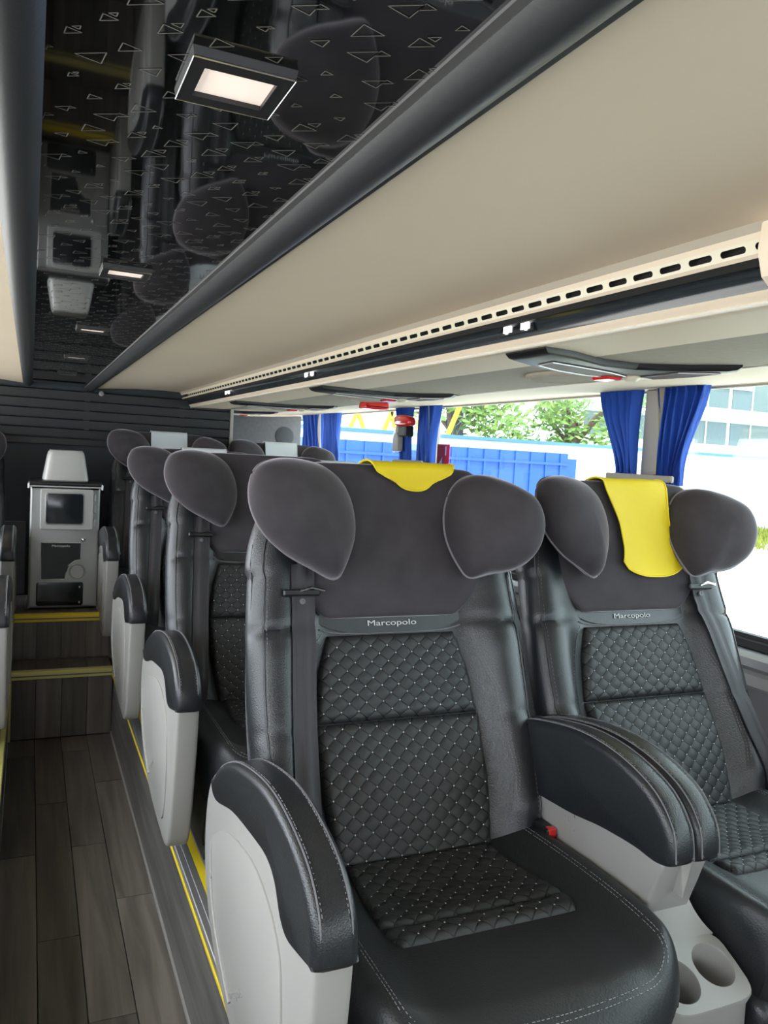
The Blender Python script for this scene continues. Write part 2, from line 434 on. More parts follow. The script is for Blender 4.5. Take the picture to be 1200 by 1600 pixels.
# dark rounded trims beside the gloss panel
def rail_profile(prof, y0, y1, name, m, parent, smooth=40):
    return MB().prism(prof, y0, y1, .0005, seg=1, axis='y').build(name, m, parent, smooth=smooth)
arc = [(.278+.058*t, ZC-.004-.016*math.sin(pi*min(1, t*1.15))**.8) for t in [k/8 for k in range(9)]]
rail_profile(arc+[(.336, ZC+.02), (.278, ZC+.02)], Y0, YB, 'centre_trim', 'trim_dark', ce)
MB().box(.270, .280, Y0, YB, ZC-.003, ZC+.002).build('edge_bead', 'plastic_mid', ce)
arc = [(-.044+.047*t, ZC-.004-.013*math.sin(pi*t)**.8) for t in [k/8 for k in range(9)]]
rail_profile(arc+[(.003, ZC+.02), (-.044, ZC+.02)], Y0, YB, 'centre_trim', 'trim_dark', ce)
# beige panels
pr = [(.334, ZC-.002), (.42, ZC+.006), (.55, ZC+.014), (.68, ZC+.018), (.80, ZC+.016)]
rail_profile(pr+[(x, z+.02) for x, z in pr[::-1]], Y0, YB, 'side_panel', 'beige', ce)
pl = [(-.043, ZC-.002), (-.15, ZC+.008), (-.40, ZC+.016), (XL, ZC+.012)]
rail_profile(pl+[(x, z+.02) for x, z in pl[::-1]], Y0, YB, 'side_panel', 'beige', ce)
# air rail with slots, dark strip, lip and underside on the right
YR0 = .722
def strip2(a, b, y0, y1, name, m, th=.004):
    (x0, z0), (x1, z1) = a, b
    return MB().prism([(x0, z0), (x1, z1), (x1+th, z1+th), (x0+th, z0+th)], y0, y1, .0003, seg=1, axis='y').build(name, m, ce)
strip2((.792, ZC+.018), (.800, ZC+.006), Y0, YB, 'vent_lip', 'vent_band')
strip2((.800, ZC+.006), (.804, ZC-.001), Y0, YB, 'vent_ledge', 'beige')
sm = MB(); P = .0545
z1_, z0_ = ZC-.001, ZC-.017
for k in range(-20, 76):
    ya = .773+P*(k-.5); yb = ya+P; yc = (ya+yb)/2; zc = (z0_+z1_)/2
    if ya < Y0 or yb > YB-.2: continue
    hr = .0042; hl = .016
    X = lambda z: .804+.005*(z1_-z)/(z1_-z0_)
    up = [(yc+hl+hr*math.cos(g), zc+hr*math.sin(g)) for g in [pi/2*q/3 for q in range(4)]] + [(yc-hl-hr*math.sin(g), zc+hr*math.cos(g)) for g in [pi/2*q/3 for q in range(4)]]
    lo = [(y, 2*zc-z) for y, z in up]
    for arcp, ze in ((up, z1_), (lo, z0_)):
        pl_ = [(ya, ze), (yb, ze), (yb, zc)] + arcp + [(ya, zc)]
        sm.add([(X(z), y, z) for y, z in pl_], [tuple(range(len(pl_)))])
sm.build('vent_rail', 'rail_cream', ce)
for k in range(-1, 1):
    pass
MB().box(.818, .822, Y0, YB, ZC-.03, ZC+.01).build('vent_cavity', 'hole_dark', ce)
strip2((.809, ZC-.017), (.814, ZC-.021), Y0, YB, 'vent_edge', 'beige')
pd = [(.820, ZC-.020), (.832, ZC-.0215), (.842, ZC-.030), (.847, ZC-.041), (.850, ZC-.052)]
rail_profile(pd+[(.87, ZC-.045), (.87, ZC-.02)], Y0, YB+.35, 'display_strip', 'strip_dark', ce)
pu = [(.850, ZC-.052), (.858, ZC-.062), (.868, ZC-.067), (.90, ZC-.066), (1.06, ZC-.062)]
rail_profile(pu+[(1.06, ZC-.05), (.87, ZC-.05)], Y0, YB+.35, 'lower_lip', 'beige', ce)
MB().tube([(.862, Y0, ZC-.066), (.862, YB+.35, ZC-.066)], .0035, 8).build('lip_bead', 'lip_light', ce, smooth=True)
pu = [(1.063, ZC-.061), (1.24, ZC-.058), (1.415, ZC-.054)]
rail_profile(pu+[(1.415, ZC-.04), (1.063, ZC-.04)], Y0, YB+.9, 'fabric_panel', 'beige_fabric', ce)
pu = [(1.418, ZC-.056), (1.62, ZC-.046), (1.80, ZC-.030), (1.86, ZC-.026)]
rail_profile(pu+[(1.86, ZC), (1.418, ZC-.03)], Y0, YB+.95, 'cove_panel', 'beige', ce)
MB().tube([(1.417, Y0, ZC-.0545), (1.417, YB+.9, ZC-.0545)], .0022, 6).build('cove_bead', 'lip_light', ce)
# module end panel at the near end of the rail
MB().prism([(.795, ZC+.02), (.79, ZC-.02), (.80, ZC-.05), (.83, ZC-.072), (.90, ZC-.075), (.90, ZC+.02)], YR0-.10, YR0, .004, axis='y').build('rail_end_cover', 'beige', ce, smooth=30)

# rear wall with louvres
wb = tag(MB().box(XL, 1.10, YB, YB+.05, ZP, ZC+.05).build('wall_back', 'back_panel'), 'dark rear bulkhead with horizontal louvres below the ceiling', 'wall', kind='structure')
zt = H+.262
for k in range(5):
    z = zt - k*.053
    MB().prism([(YB-.022, z), (YB-.004, z+.006), (YB-.001, z-.036), (YB-.020, z-.042)], XL+.01, 1.10, .001, seg=1).build('slat', 'louver_dark', wb)
for x in (-.31, .27, .80):
    MB().box(x, x+.035, YB-.012, YB-.001, zt-.26, zt+.01, b=.003).build('mullion', 'plastic_black', wb)
MB().box(XL, 1.10, YB-.03, YB, zt+.012, ZC+.05, b=.004).build('top_board', 'back_panel', wb)
MB().box(XL, 1.10, YB-.014, YB, zt-.30, zt-.262, b=.003).build('lower_board', 'louver_dark', wb)
MB().box(1.10, 1.118, YB-.03, YB+.05, ZP, ZC, b=.003).build('edge_post', 'pillar_grey', wb)
MB().box(XL, -.01, YB-.02, YB-.002, ZR, H-.47, b=.004).build('lower_panel', 'carpet_grey', wb)
mb_ = MB(); mb_.loft([[(.36+r*math.cos(2*pi*k/16), YB-.026-d, zt-.0+r*math.sin(2*pi*k/16)) for k in range(16)] for r, d in ((.014, 0), (.014, .006), (.006, .012))])
mb_.build('round_button', 'plastic_grey', wb, smooth=True)
wb2 = tag(MB().box(1.118, XW, 5.80, 5.84, ZP, ZC+.05).build('wall_back', 'wall_grey'), 'grey fabric panel in the right rear corner recess', 'wall', kind='structure')
mb_ = MB(); mb_.loft([[(1.735+r*math.cos(2*pi*k/24), 5.80-d, H+.105+r*math.sin(2*pi*k/24)) for k in range(24)] for r, d in ((.07, 0), (.07, .005), (.062, .008))])
mb_.build('round_cover', 'back_panel', wb2, smooth=True)

# right side wall with windows
ZW0, ZW1 = H-.455, H+.262
wr = tag(MB().box(XW, XW+.05, Y0, 5.84, ZP, ZW0-.07).build('wall_right', 'plastic_mid'), 'grey side lining below the right windows', 'wall', kind='structure')
MB().box(XW-.05, XW+.05, Y0, 5.84, ZW0-.075, ZW0-.028, b=.012).build('sill_rail', 'alu', wr, smooth=30)
MB().box(XW-.03, XW+.05, Y0, 5.84, ZW0-.13, ZW0-.08, b=.01).build('sill_rail', 'plastic_grey', wr, smooth=30)
MB().box(XW-.005, XW+.05, Y0, 5.84, ZW0-.028, ZW0, b=.004).build('window_seal', 'seal', wr)
MB().box(XW-.005, XW+.05, Y0, 5.84, ZW1, ZC+.07).build('header', 'beige', wr)
PIL = [(-3.60, -3.50), (-1.75, -1.65), (.10, .20), (1.955, 2.06), (3.62, 3.73), (5.20, 5.30)]
for a, b in PIL:
    MB().box(XW-.04, XW+.045, a, b, ZW0-.02, ZW1+.002, b=.008).build('pillar', 'pillar_grey', wr, smooth=30)
wn = [(.20, 1.955), (2.06, 3.62), (3.73, 5.20), (-1.65, .10)]
wlab = ['tinted side window nearest the camera on the right', 'tinted side window between the two curtained pillars', 'tinted side window farthest back on the right', 'tinted side window beside the camera on the right']
for k, (a, b) in enumerate(wn):
    o = tag(MB().box(XW+.012, XW+.018, a, b, ZW0, ZW1).build('window_%d' % (k+1), 'window_glass'), wlab[k], 'window', kind='structure')
    MB().box(XW+.004, XW+.026, a, b, ZW0, ZW0+.012).build('frame', 'seal', o)
    MB().box(XW+.004, XW+.026, a, b, ZW1-.006, ZW1).build('frame', 'pillar_grey', o)
wf = tag(MB().box(XL-.05, XW+.05, Y0-.06, Y0, -.1, H-.30).build('wall_front', 'plastic_mid'), 'unseen front bulkhead behind the camera, added to cut light from the front', 'wall', kind='structure')  # unseen end wall, put in to cut the sky light from the front
MB().box(XL-.05, XW+.05, Y0-.06, Y0, ZW1, ZC+.10).build('header', 'beige', wf)
# left wall: lining below a long row of windows, same as on the right
wl = tag(MB().box(XL-.05, XL, Y0, YB, ZP, ZW0-.07).build('wall_left', 'plastic_mid'), 'grey side lining below the left windows', 'wall', kind='structure')
MB().box(XL-.05, XL+.01, Y0, YB, ZW1, ZC+.07).build('header', 'beige', wl)
for a, b in [(-3.60, -3.50), (-1.75, -1.65), (.10, .20), (1.955, 2.06), (3.62, 3.73)]:
    MB().box(XL-.045, XL+.03, a, b, ZW0-.07, ZW1+.002).build('pillar', 'pillar_grey', wl)

# ------------------------------------------------------------------ seats
def dc(s): return -.045*math.sin(pi*max(0, min(1, s/.80)))
def hq(s): return interp(s, [0, .12, .25, .36, .435, .6], [.165, .178, .182, .165, .142, .14])
def Wd(s):
    if s < .56: return .302+.016*math.sin(pi*max(0, s)/.6)
    return .310*(1-.20*((s-.56)/.18)**2)
def Fd(x, s):
    a = abs(x); h = hq(s)
    t = (a-h)/max(.01, .255-h)
    fade = interp(s, [0, .06, .40, .50, .74], [.55, 1, 1, .75, .35])
    d = dc(s) + .050*sst(t)*fade
    d -= .007*math.exp(-((s-.455+.12*(a-.2))/.007)**2)*sst(t) + .004*math.exp(-((s-.25)/.006)**2)*sst(t)
    W = Wd(s); r = .055
    if a > W-r:
        q = min(1, (a-(W-r))/r); d -= r*(1-math.sqrt(max(0, 1-q*q)))
    return d
BL = .80
def ring_back(s, sc=1.0, off=0.0):
    W = Wd(s); pts = []
    for k in range(49):
        x = -W + 2*W*(.5-.5*math.cos(pi*k/48))
        pts.append((x, -Fd(x, s)-off))
    tb = interp(s, [0, .3, .74], [.10, .095, .07])
    for k in range(13):
        a = pi*k/12; x = W*math.cos(a); 
        x = math.copysign(abs(math.cos(a))**.45, math.cos(a))*W
        y = .0 + (tb)*(abs(math.sin(a))**.5) if 0 < k < 12 else max(.0, -Fd(W, s)+.004)
        pts.append((x, y))
    cy = sum(p[1] for p in pts)/len(pts)
    return [(x*sc, cy+(y-cy)*sc, s) for x, y in pts]
def quilt_h(x, s, cw=.0375, ch=.0325):
    a = x/cw + s/ch; b = x/cw - s/ch
    return (abs(math.sin(pi*a)*math.sin(pi*b)))**.32
def lattice(x0, x1, s0, s1, cw=.0375, ch=.0325):
    out = []
    i = -60
    for m in range(-60, 61):
        for n_ in range(-60, 61):
            x = (m+n_)*cw/2; s = (m-n_)*ch/2
            if x0 <= x <= x1 and s0 <= s <= s1: out.append((x, s))
    return out
def dot(mb, p, nrm, r=.0016):
    p = Vector(p); n_ = Vector(nrm).normalized(); a = n_.orthogonal().normalized(); b = n_.cross(a)
    vs = [p + r*(a*math.cos(pi/3*k)+b*math.sin(pi/3*k)) for k in range(6)] + [p+n_*r*.7]
    mb.add(vs, [(k, (k+1) % 6, 6) for k in range(6)])

def build_backrest(parent, belt_side):
    rings = [ring_back(-.045, .93)]+[ring_back(s) for s in [-.03+.73*k/66 for k in range(67)]]
    for k in range(1, 7):
        a = pi/2*k/6; rings.append(ring_back(.70+.04*math.sin(a), max(.06, math.cos(a)**.7)))
    br = MB().loft(rings).build('backrest', 'leather', parent, smooth=True)
    br.location = (0, 0, .325)
    # carpeted rear shell
    def rr(s, sc=1):
        W = Wd(s)-.004; tb = interp(s, [0, .3, .74], [.10, .095, .07])
        lp = [(-W, tb*.45), (-W*1.0, tb*.8), (-W*.93, tb*1.1), (0, tb*1.25), (W*.93, tb*1.1), (W, tb*.8), (W, tb*.45), (W*.95, tb*.5), (0, tb*.6), (-W*.95, tb*.5)]
        return [(x*sc, y, s) for x, y in lp]
    MB().loft([rr(s) for s in [-.10+.04*k for k in range(19)]]+[rr(.655, .93), rr(.675, .8)]).build('rear_shell', 'carpet_grey', br, smooth=50)
    # quilted panels
    for nm, s0, s1, u0, seam in (('quilted_panel', .2545, .430, 0, 1), ('quilted_panel', -.025, .2535, 0, 0)):
        nv = int((s1-s0)/.0036); nu = 92
        def fn(u, v, off=0):
            s = s0+(s1-s0)*v; h = hq(s)+.004; x = -h+2*h*u
            e = min(u*2*h, (1-u)*2*h, v*(s1-s0), (1-v)*(s1-s0)); ed = math.sqrt(max(0, min(1, e/.014)))
            d = dc(s) + .002 + (.010*ed) + .0040*quilt_h(x, s)*min(1, e/.006) + (.012*math.sin(pi*v) if not seam else .004*math.sin(pi*v))
            return (x, -d, s)
        def fb(u, v):
            p = fn(u, v); return (p[0], -dc(p[2])+.004, p[2])
        q = MB().slab(fn, fb, nu, nv).build(nm, 'quilt_back', br, smooth=60)
        dm = MB()
        for x, s in lattice(-.19, .19, s0+.008, s1-.008):
            h = hq(s)+.004
            if abs(x) > h-.008: continue
            p = fn((x+h)/(2*h), (s-s0)/(s1-s0)); dot(dm, (p[0], p[1]-.0021, p[2]), (0, -1, .1), .0017)
        tag(dm.build('stitch_dots', 'thread', br), kind='stuff')
    # perforated leather strips beside the quilting, their light catch painted as a lighter tone
    for sg in (-1, 1):
        def pf(u, v, o=.0016):
            s = .012+.405*v; a = hq(s)+.008; b = interp(s, [0, .05, .12, .30, .40, .435], [.19, .220, .234, .224, .188, .158])-.002
            x = sg*(a+(max(b, a+.004)-a)*u); return (x, -Fd(x, s)-o, s)
        MB().slab(pf, lambda u, v: pf(u, v, -.003), 6, 50).build('perforated_strip', 'perf_strip', br, smooth=60)
    # stitched seams
    sm_ = MB()
    for sg in (-1, 1):
        for off in (0, .006):
            pts = []
            for k in range(60):
                s = .02+.415*k/59; x = sg*(interp(s, [0, .05, .12, .30, .40, .435], [.19, .222, .236, .226, .190, .160])+off); pts.append((x, -Fd(x, s)-.0012, s))
            dashes(sm_, pts, .005, .003, .0007)
        pts = []
        for k in range(70):
            s = .0+.66*k/69; x = sg*(Wd(s)-.030); pts.append((x, -Fd(x, s)-.001, s))
        dashes(sm_, pts, .005, .004, .0006)
    pts = [(x, -max(Fd(x, s), dc(s))-.002, s) for x, s in [(-.165+.33*k/30, .434+.010*abs(-1+2*k/30)**6) for k in range(31)]]
    sm_.tube(pts, .0016, 6)
    tag(sm_.build('seam_stitching', 'thread_dark', br), kind='stuff')
    for sg in (-1, 1):
        MB().tube([(sg*(Wd(s)-.024), -Fd(sg*(Wd(s)-.024), s)-.001, s) for s in [.0+.70*k/50 for k in range(51)]], .0022, 6).build('edge_piping', 'leather', br, smooth=True)
    text_mesh('logo_lettering', 'Marcopolo', .0165, 'thread', br, (0, -dc(.453)-.0066, .4535), (pi/2, 0, 0), sx=1.6)
    def lb(u, v, o=.0045):
        x = -.165+.33*u; q = .4335+.040*v+.022*abs(2*u-1)**4
        return (x, -max(dc(q), Fd(x, q)-.012)-o, q)
    MB().slab(lb, lambda u, v: lb(u, v, -.006), 24, 4).build('logo_band', 'leather', br, smooth=True)
    # headrest pillow
    rings = []
    for k in range(27):
        t = k/26; s = .466+(.790-.466)*(.5-.5*math.cos(pi*t))
        e = min(1, math.sin(pi*min(.5, t*1.0))*1.0) if t < .5 else max(0, 1-((t-.5)/.5)**5)
        e = max(.15, e**.5)
        hw = interp(s, [.466, .55, .74, .80], [.175, .235, .235, .215])*(.75+.25*e)
        yf = -dc(s)-.030; yb_ = .055; cy = (yf+yb_)/2; ht = (yb_-yf)/2*e
        ring = []
        for j in range(48):
            a = 2*pi*j/48; c, sn = math.cos(a), math.sin(a)
            ring.append((math.copysign(abs(c)**.45, c)*hw, cy+math.copysign(abs(sn)**.6, sn)*ht, s))
        rings.append(ring)
    MB().loft(rings).build('headrest', 'velvet', br, smooth=60)
    # wings
    out = catmull([(-.215, .776), (-.165, .768), (-.122, .738), (-.098, .685), (-.098, .625), (-.122, .568), (-.150, .540), (-.205, .560), (-.262, .585), (-.310, .622), (-.335, .668), (-.335, .715), (-.315, .752), (-.27, .772)], 5)
    N = len(out); cx, cs = -.21, .67; out0 = out
    for sg in (-1, 1):
        if sg > 0: cx = -.22
        out = out0 if sg < 0 else [(-.120+(x+.098)*.82, s-.045*sst((-x-.13)/.2)) for x, s in out0]
        def dbase(x): return .006+.080*max(0, (-x-.09)/.22)**1.1
        mbw = MB(); rings = []
        prof = [(r, math.sqrt(1-r*r)) for r in (.02, .15, .3, .45, .6, .72, .82, .9, .955, .985, .998)]+[(1.0, 0)]
        for r, b in prof:
            rings.append([(sg*-(cx+(x-cx)*r), -(dbase(cx+(x-cx)*r)+.088*b), cs+(s-cs)*r) for x, s in out])
        edge = rings[-1]
        for r, b in prof[::-1][1:]:
            rings.append([(sg*-(cx+(x-cx)*r), -(dbase(cx+(x-cx)*r)-(.062-.05*max(0, (-(cx+(x-cx)*r)-.18)/.16))*b*.8), cs+(s-cs)*r) for x, s in out])
        mbw.loft(rings)
        mbw.tube(edge, .0028, 6, 1, closed=True)
        mbw.build('headrest_wing', ['velvet', 'velvet_edge'], br, smooth=70)
    # seat belt
    if belt_side:
        sg = belt_side
        def bp(t):
            s = .575-.60*t; x = sg*interp(t, [0, .15, 1], [.205, .207, .235 if sg < 0 else .30]); return x, s
        def yb(t, x, s): return -max(Fd(x-.02, s), Fd(x+.02, s), Fd(x, s), dc(s)+.02)-.006
        def bf(u, v):
            x, s = bp(v); return (x+(u-.5)*.048, yb(v, x, s)-.002*math.cos((u-.5)*9), s)
        bt = MB().slab(bf, lambda u, v: (bf(u, v)[0], bf(u, v)[1]+.003, bf(u, v)[2]), 6, 40).build('seat_belt', 'belt', br, smooth=True)
        x, s = bp(.10); y = yb(.10, x, s)
        MB().box(x-.045, x+.032, y-.014, y-.002, s-.006, s+.008, b=.003).build('belt_guide', 'plastic_black', br)
        MB().tube([(x-.012, y-.016, s+.004), (x+.012, y-.019, s+.010), (x+.040, y-.016, s+.004)], .0028, 6).build('guide_bar', 'chrome', br, smooth=True)
        m2 = MB(); m2.loft([[(x-.004+r*math.cos(2*pi*k/12), y-.002-d, s-.016+r*math.sin(2*pi*k/12)) for k in range(12)] for r, d in ((.006, 0), (.006, .004), (.003, .0045), (.003, .003))])
        m2.build('guide_screw', 'plastic_mid', br, smooth=30)
    return br

def cush_z(x, y):
    t = -y/.5
    z = .325 + .012*math.sin(pi*max(0, min(1, t*.9))) + .026*sst((abs(x)-.17)/.10) - .018*math.exp(-((y+.14)/.1)**2)*(1-sst((abs(x)-.12)/.1))
    return z
def cush_xy(u, v):                   # u across, v back->front
    x = (u*2-1)*.295*(1-.10*max(0, (v-.55)/.45)**3)
    yf = -.525+.085*abs(u*2-1)**3.2
    return x, .06+(yf-.06)*v
def cush_top(u, v):
    x, y = cush_xy(u, v)
    e = min(u, 1-u)*2*.295; ef = (1-v)*.55
    z = cush_z(x, y)
    for q, r in ((e, .045), (ef, .075)):
        if q < r: z -= r*(1-math.sqrt(max(0, 1-(1-q/r)**2)))
    return (x, y, z)
def build_cushion(parent):
    nu, nv = 44, 44
    su = [.5-.5*math.cos(pi*k/nu) for k in range(nu+1)]; sv = [math.sin(pi/2*k/nv) for k in range(nv+1)]
    fn = lambda u, v: cush_top(su[round(u*nu)], sv[round(v*nv)])
    def fb(u, v):
        p = fn(u, v); return (p[0]*.96, p[1]*.95+.0, .17)
    cu = MB().slab(fn, fb, nu, nv).build('cushion', 'leather_perf', parent, smooth=50)
    # quilted insert, two fields
    for (va, vb) in ((-.02, -.232), (-.240, -.292)):
        def qf(u, v):
            y = va+(vb-va)*v; h = .158+.02*sst((-y)/.25); 
            if vb < -.28: h -= .03*max(0, v-.4)**1.5
            x = -h+2*h*u
            e = min(u*2*h, (1-u)*2*h, v*abs(vb-va), (1-v)*abs(vb-va))
            return (x, y, cush_z(x, y)+.001+.007*math.sqrt(min(1, e/.012))+.0038*quilt_h(x, y)*min(1, e/.006))
        def qb(u, v):
            p = qf(u, v); return (p[0], p[1], p[2]-.02)
        MB().slab(qf, qb, 88, max(14, int(abs(vb-va)/.0038))).build('quilted_insert', 'quilt_seat', cu, smooth=60)
        dm = MB()
        for x, y in lattice(-.17, .17, vb+.006, va-.006):
            h = .158+.02*sst(-y/.25)
            if abs(x) > h-.014: continue
            p = qf((x+h)/(2*h), (y-va)/(vb-va)); dot(dm, (x, y, cush_z(x, y)+.0100), (0, 0, 1), .0017)
        tag(dm.build('stitch_dots', 'thread', cu), kind='stuff')
    sm_ = MB()
    for off in (0, .007):
        pts = []
        for k in range(100):
            a = -1+2*k/99
            if abs(a) > .55: x = math.copysign(.238+off, a); y = .02-.42*min(1, (1-abs(a))/.45)
            else: x = (.238+off)*math.sin(pi/2*a/.55); y = -.40-(.085+off)*math.cos(pi/2*a/.55)**.55
            # height by search on the top surface
            u = (x/(.295*(1-.10*max(0, ((.06-y)/.585-.55)/.45)**3))+1)/2; yf = -.525+.085*abs(u*2-1)**3.2; v = (y-.06)/(yf-.06)
            p = cush_top(max(0, min(1, u)), max(0, min(1, v))); pts.append((p[0], p[1], p[2]+.0008))
        dashes(sm_, pts, .005, .003, .0006)
    tag(sm_.build('seam_stitching', 'thread_mid', cu), kind='stuff')
    # leg rest hanging from the cushion front
    out = catmull([(-.38, .20), (-.43, .195), (-.45, .16), (-.43, .10), (-.37, .045), (-.34, .04), (-.34, .10), (-.36, .18)], 5)
    lr = MB().prism(out, -.275, .275, .025).build('leg_rest', 'leather', parent, smooth=60)
    sm_ = MB()
    for z0 in (.17, .165):
        dashes(sm_, [(-.25+.5*k/40, -.452+.004*abs(-1+2*k/40)**2, z0-.01-.0*(1-abs(-1+2*k/40)**2)) for k in range(41)], .005, .003, .0008)
    tag(sm_.build('seam_stitching', 'thread_dark', lr), kind='stuff')
    fm = MB().box(-.27, .27, -.40, .12, .02, .19, b=.01)
    fm.box(-.27, -.22, -.35, .08, 0, .03); fm.box(.22, .27, -.35, .08, 0, .03)
    fm.build('frame', 'fabric_body', parent)
    return cu

A_OUT = [(-.455, .455), (-.440, .508), (-.385, .550), (-.28, .574), (-.17, .573), (-.02, .545), (.10, .497), (.185, .435), (.215, .350), (.205, .255), (.155, .180), (.06, .115), (-.10, .075), (-.28, .058), (-.355, .060), (-.395, .095), (-.425, .20), (-.445, .33)]
P_OUT = [(-.462, .452), (-.450, .510), (-.392, .557), (-.28, .582), (-.17, .581), (-.02, .551), (.09, .506), (.150, .462), (.150, .438), (.105, .428), (-.02, .462), (-.16, .482), (-.24, .488), (-.285, .474), (-.318, .440), (-.355, .428), (-.41, .438), (-.445, .446)]
def build_aisle_arm(parent, xc, sgn):          # sgn: which side faces the aisle
    a = MB().prism(catmull(A_OUT, 4), xc-.028, xc+.028, .009, seg=3).build('armrest', 'plastic_light', parent, smooth=40)
    xo = xc+sgn*.0285
    def relief(pts, name, d, m='plastic_light'):
        MB().prism(pts, *sorted((xo-sgn*.002, xo+sgn*d)), min(.0018, d), seg=2).build(name, m, a, smooth=40)
    blade = catmull([(-.30, .40), (-.18, .44), (-.02, .42), (.10, .37), (.16, .30), (.12, .22), (.0, .16), (-.20, .115), (-.30, .11), (-.34, .20), (-.335, .32)], 4)
    relief(blade, 'side_relief', .003)
    MB().tube(catmull([(xo+sgn*.003, .135, .34), (xo+sgn*.004, .12, .27), (xo+sgn*.004, .06, .20), (xo+sgn*.004, -.06, .14)], 8, False), .0035, 6).build('side_rib', 'plastic_light', a, smooth=True)
    tm = text_mesh('embossed_lettering', 'Marcopolo', .020, 'plastic_grey', a, (xo+sgn*.0032, -.09, .175), (pi/2, 0, sgn*pi/2), sx=1.25)
    tm.rotation_euler = (pi/2, math.radians(-35) if sgn < 0 else math.radians(35), sgn*pi/2)
    p = MB().prism(catmull(P_OUT, 4), xc-.033, xc+.033, .016, seg=4, ks=[.25 if 29 <= i <= 70 else 1 for i in range(72)]).build('armrest_pad', 'leather', a, smooth=50)
    sm_ = MB()
    top = catmull([(-.456, .456), (-.450, .510), (-.392, .557), (-.28, .582), (-.17, .581), (-.02, .551), (.09, .506), (.148, .465)], 10, False)
    for xo_ in (-.0185, .0185):
        pts = [(xc+xo_, y, z+.0012) for y, z in top]
        dashes(sm_, pts, .005, .003, .0008); sm_.tube([(xc+xo_*1.18, y, z+.0002) for y, z in top], .0015, 5)
    tag(sm_.build('seam_stitching', 'thread_dark', a), kind='stuff')
    m2 = MB(); x = xc-sgn*.033
    m2.loft([[(x-sgn*d, -.40+r*math.cos(2*pi*k/10), .475+r*math.sin(2*pi*k/10)) for k in range(10)] for r, d in ((.008, 0), (.008, .005), (.004, .007))])
    m2.build('release_button', 'plastic_light', a, smooth=True)
    return a

def copy_tree(o, parent=None):
    c = o.copy(); C.objects.link(c); c.parent = parent
    for ch in list(o.children): copy_tree(ch, c)
    return c

REC = 17.4
def seat_proto(belt, arm):
    root = empty('coach_seat', (0, 0, 0))
    br = build_backrest(root, belt); br.rotation_euler = (math.radians(-REC), 0, 0)
    build_cushion(root)
    if arm: build_aisle_arm(root, -.345*arm, -arm)
    bk = MB().box(.262, .288, -.07, .03, .33, .362, b=.004).build('belt_buckle', 'plastic_black', root)
    MB().box(.266, .284, -.072, -.055, .345, .3635, b=.002).build('release_key', 'red_gloss', bk)
    return root
pA = seat_proto(-1, 1)      # aisle seat of a right-hand pair
def variant(src, belt, arm):
    return seat_proto(belt, arm)
pW = seat_proto(1, 0)       # window seat, its cushion kept clear of the cup holders
for _c in pW.children:
    if _c.name.startswith(('cushion', 'leg_rest', 'frame')): _c.scale = (.88, 1, 1); _c.location.x = .022
pL = seat_proto(0, -1)      # single seat left of the aisle
XA, XB, XS = .715, 1.386, -.43
ROWS = [1.36, 2.40, 3.42, 4.42]
RZ = [0, 0, .0, .085]
la = ['black leather aisle seat in front with short yellow headrest flap', 'black leather aisle seat directly behind the front aisle seat, bare grey headrest', 'third aisle seat from the front, white cloth on its headrest', 'rearmost aisle seat beside the silver console, right of it']
lw = ['black leather window seat in front with long yellow headrest cloth', 'second window seat from the front, behind the yellow-clothed one', 'third window seat from the front on the right', 'rearmost window seat in the right pair']
ll = ['nearer single seat left of the aisle at the left picture edge', 'rearmost single seat left of the aisle, left of the console']
def put(proto, used, loc, label, dr=0, group='black coach seats', arm_scale=None):
    o = proto if not used else copy_tree(proto)
    o.location = loc
    tag(o, label, 'seat', group)
    if dr:
        for ch in o.children:
            if ch.name.startswith('backrest'): ch.rotation_euler = (math.radians(-(REC+dr)), 0, 0)
    return o
SA = []; SW = []
RA = [0, 0, 0, 1.5]; RW = [3, 6, 6, 6]
for k, y in enumerate(ROWS):
    a = pA if k == 0 else copy_tree(pA)
    b = pW if k == 0 else copy_tree(pW)
    SA.append(a); SW.append(b)
for k, y in enumerate(ROWS):
    put(SA[k], False, (XA, y, ZP+RZ[k]), la[k], RA[k]); put(SW[k], False, (XB, y, ZP+RZ[k]), lw[k], RW[k])
sl = [pL, copy_tree(pL)]
for k, (o, y, z) in enumerate(zip(sl, ROWS[2:], RZ[2:])):
    put(o, False, (XS, y, ZP+z), ll[k], 2)

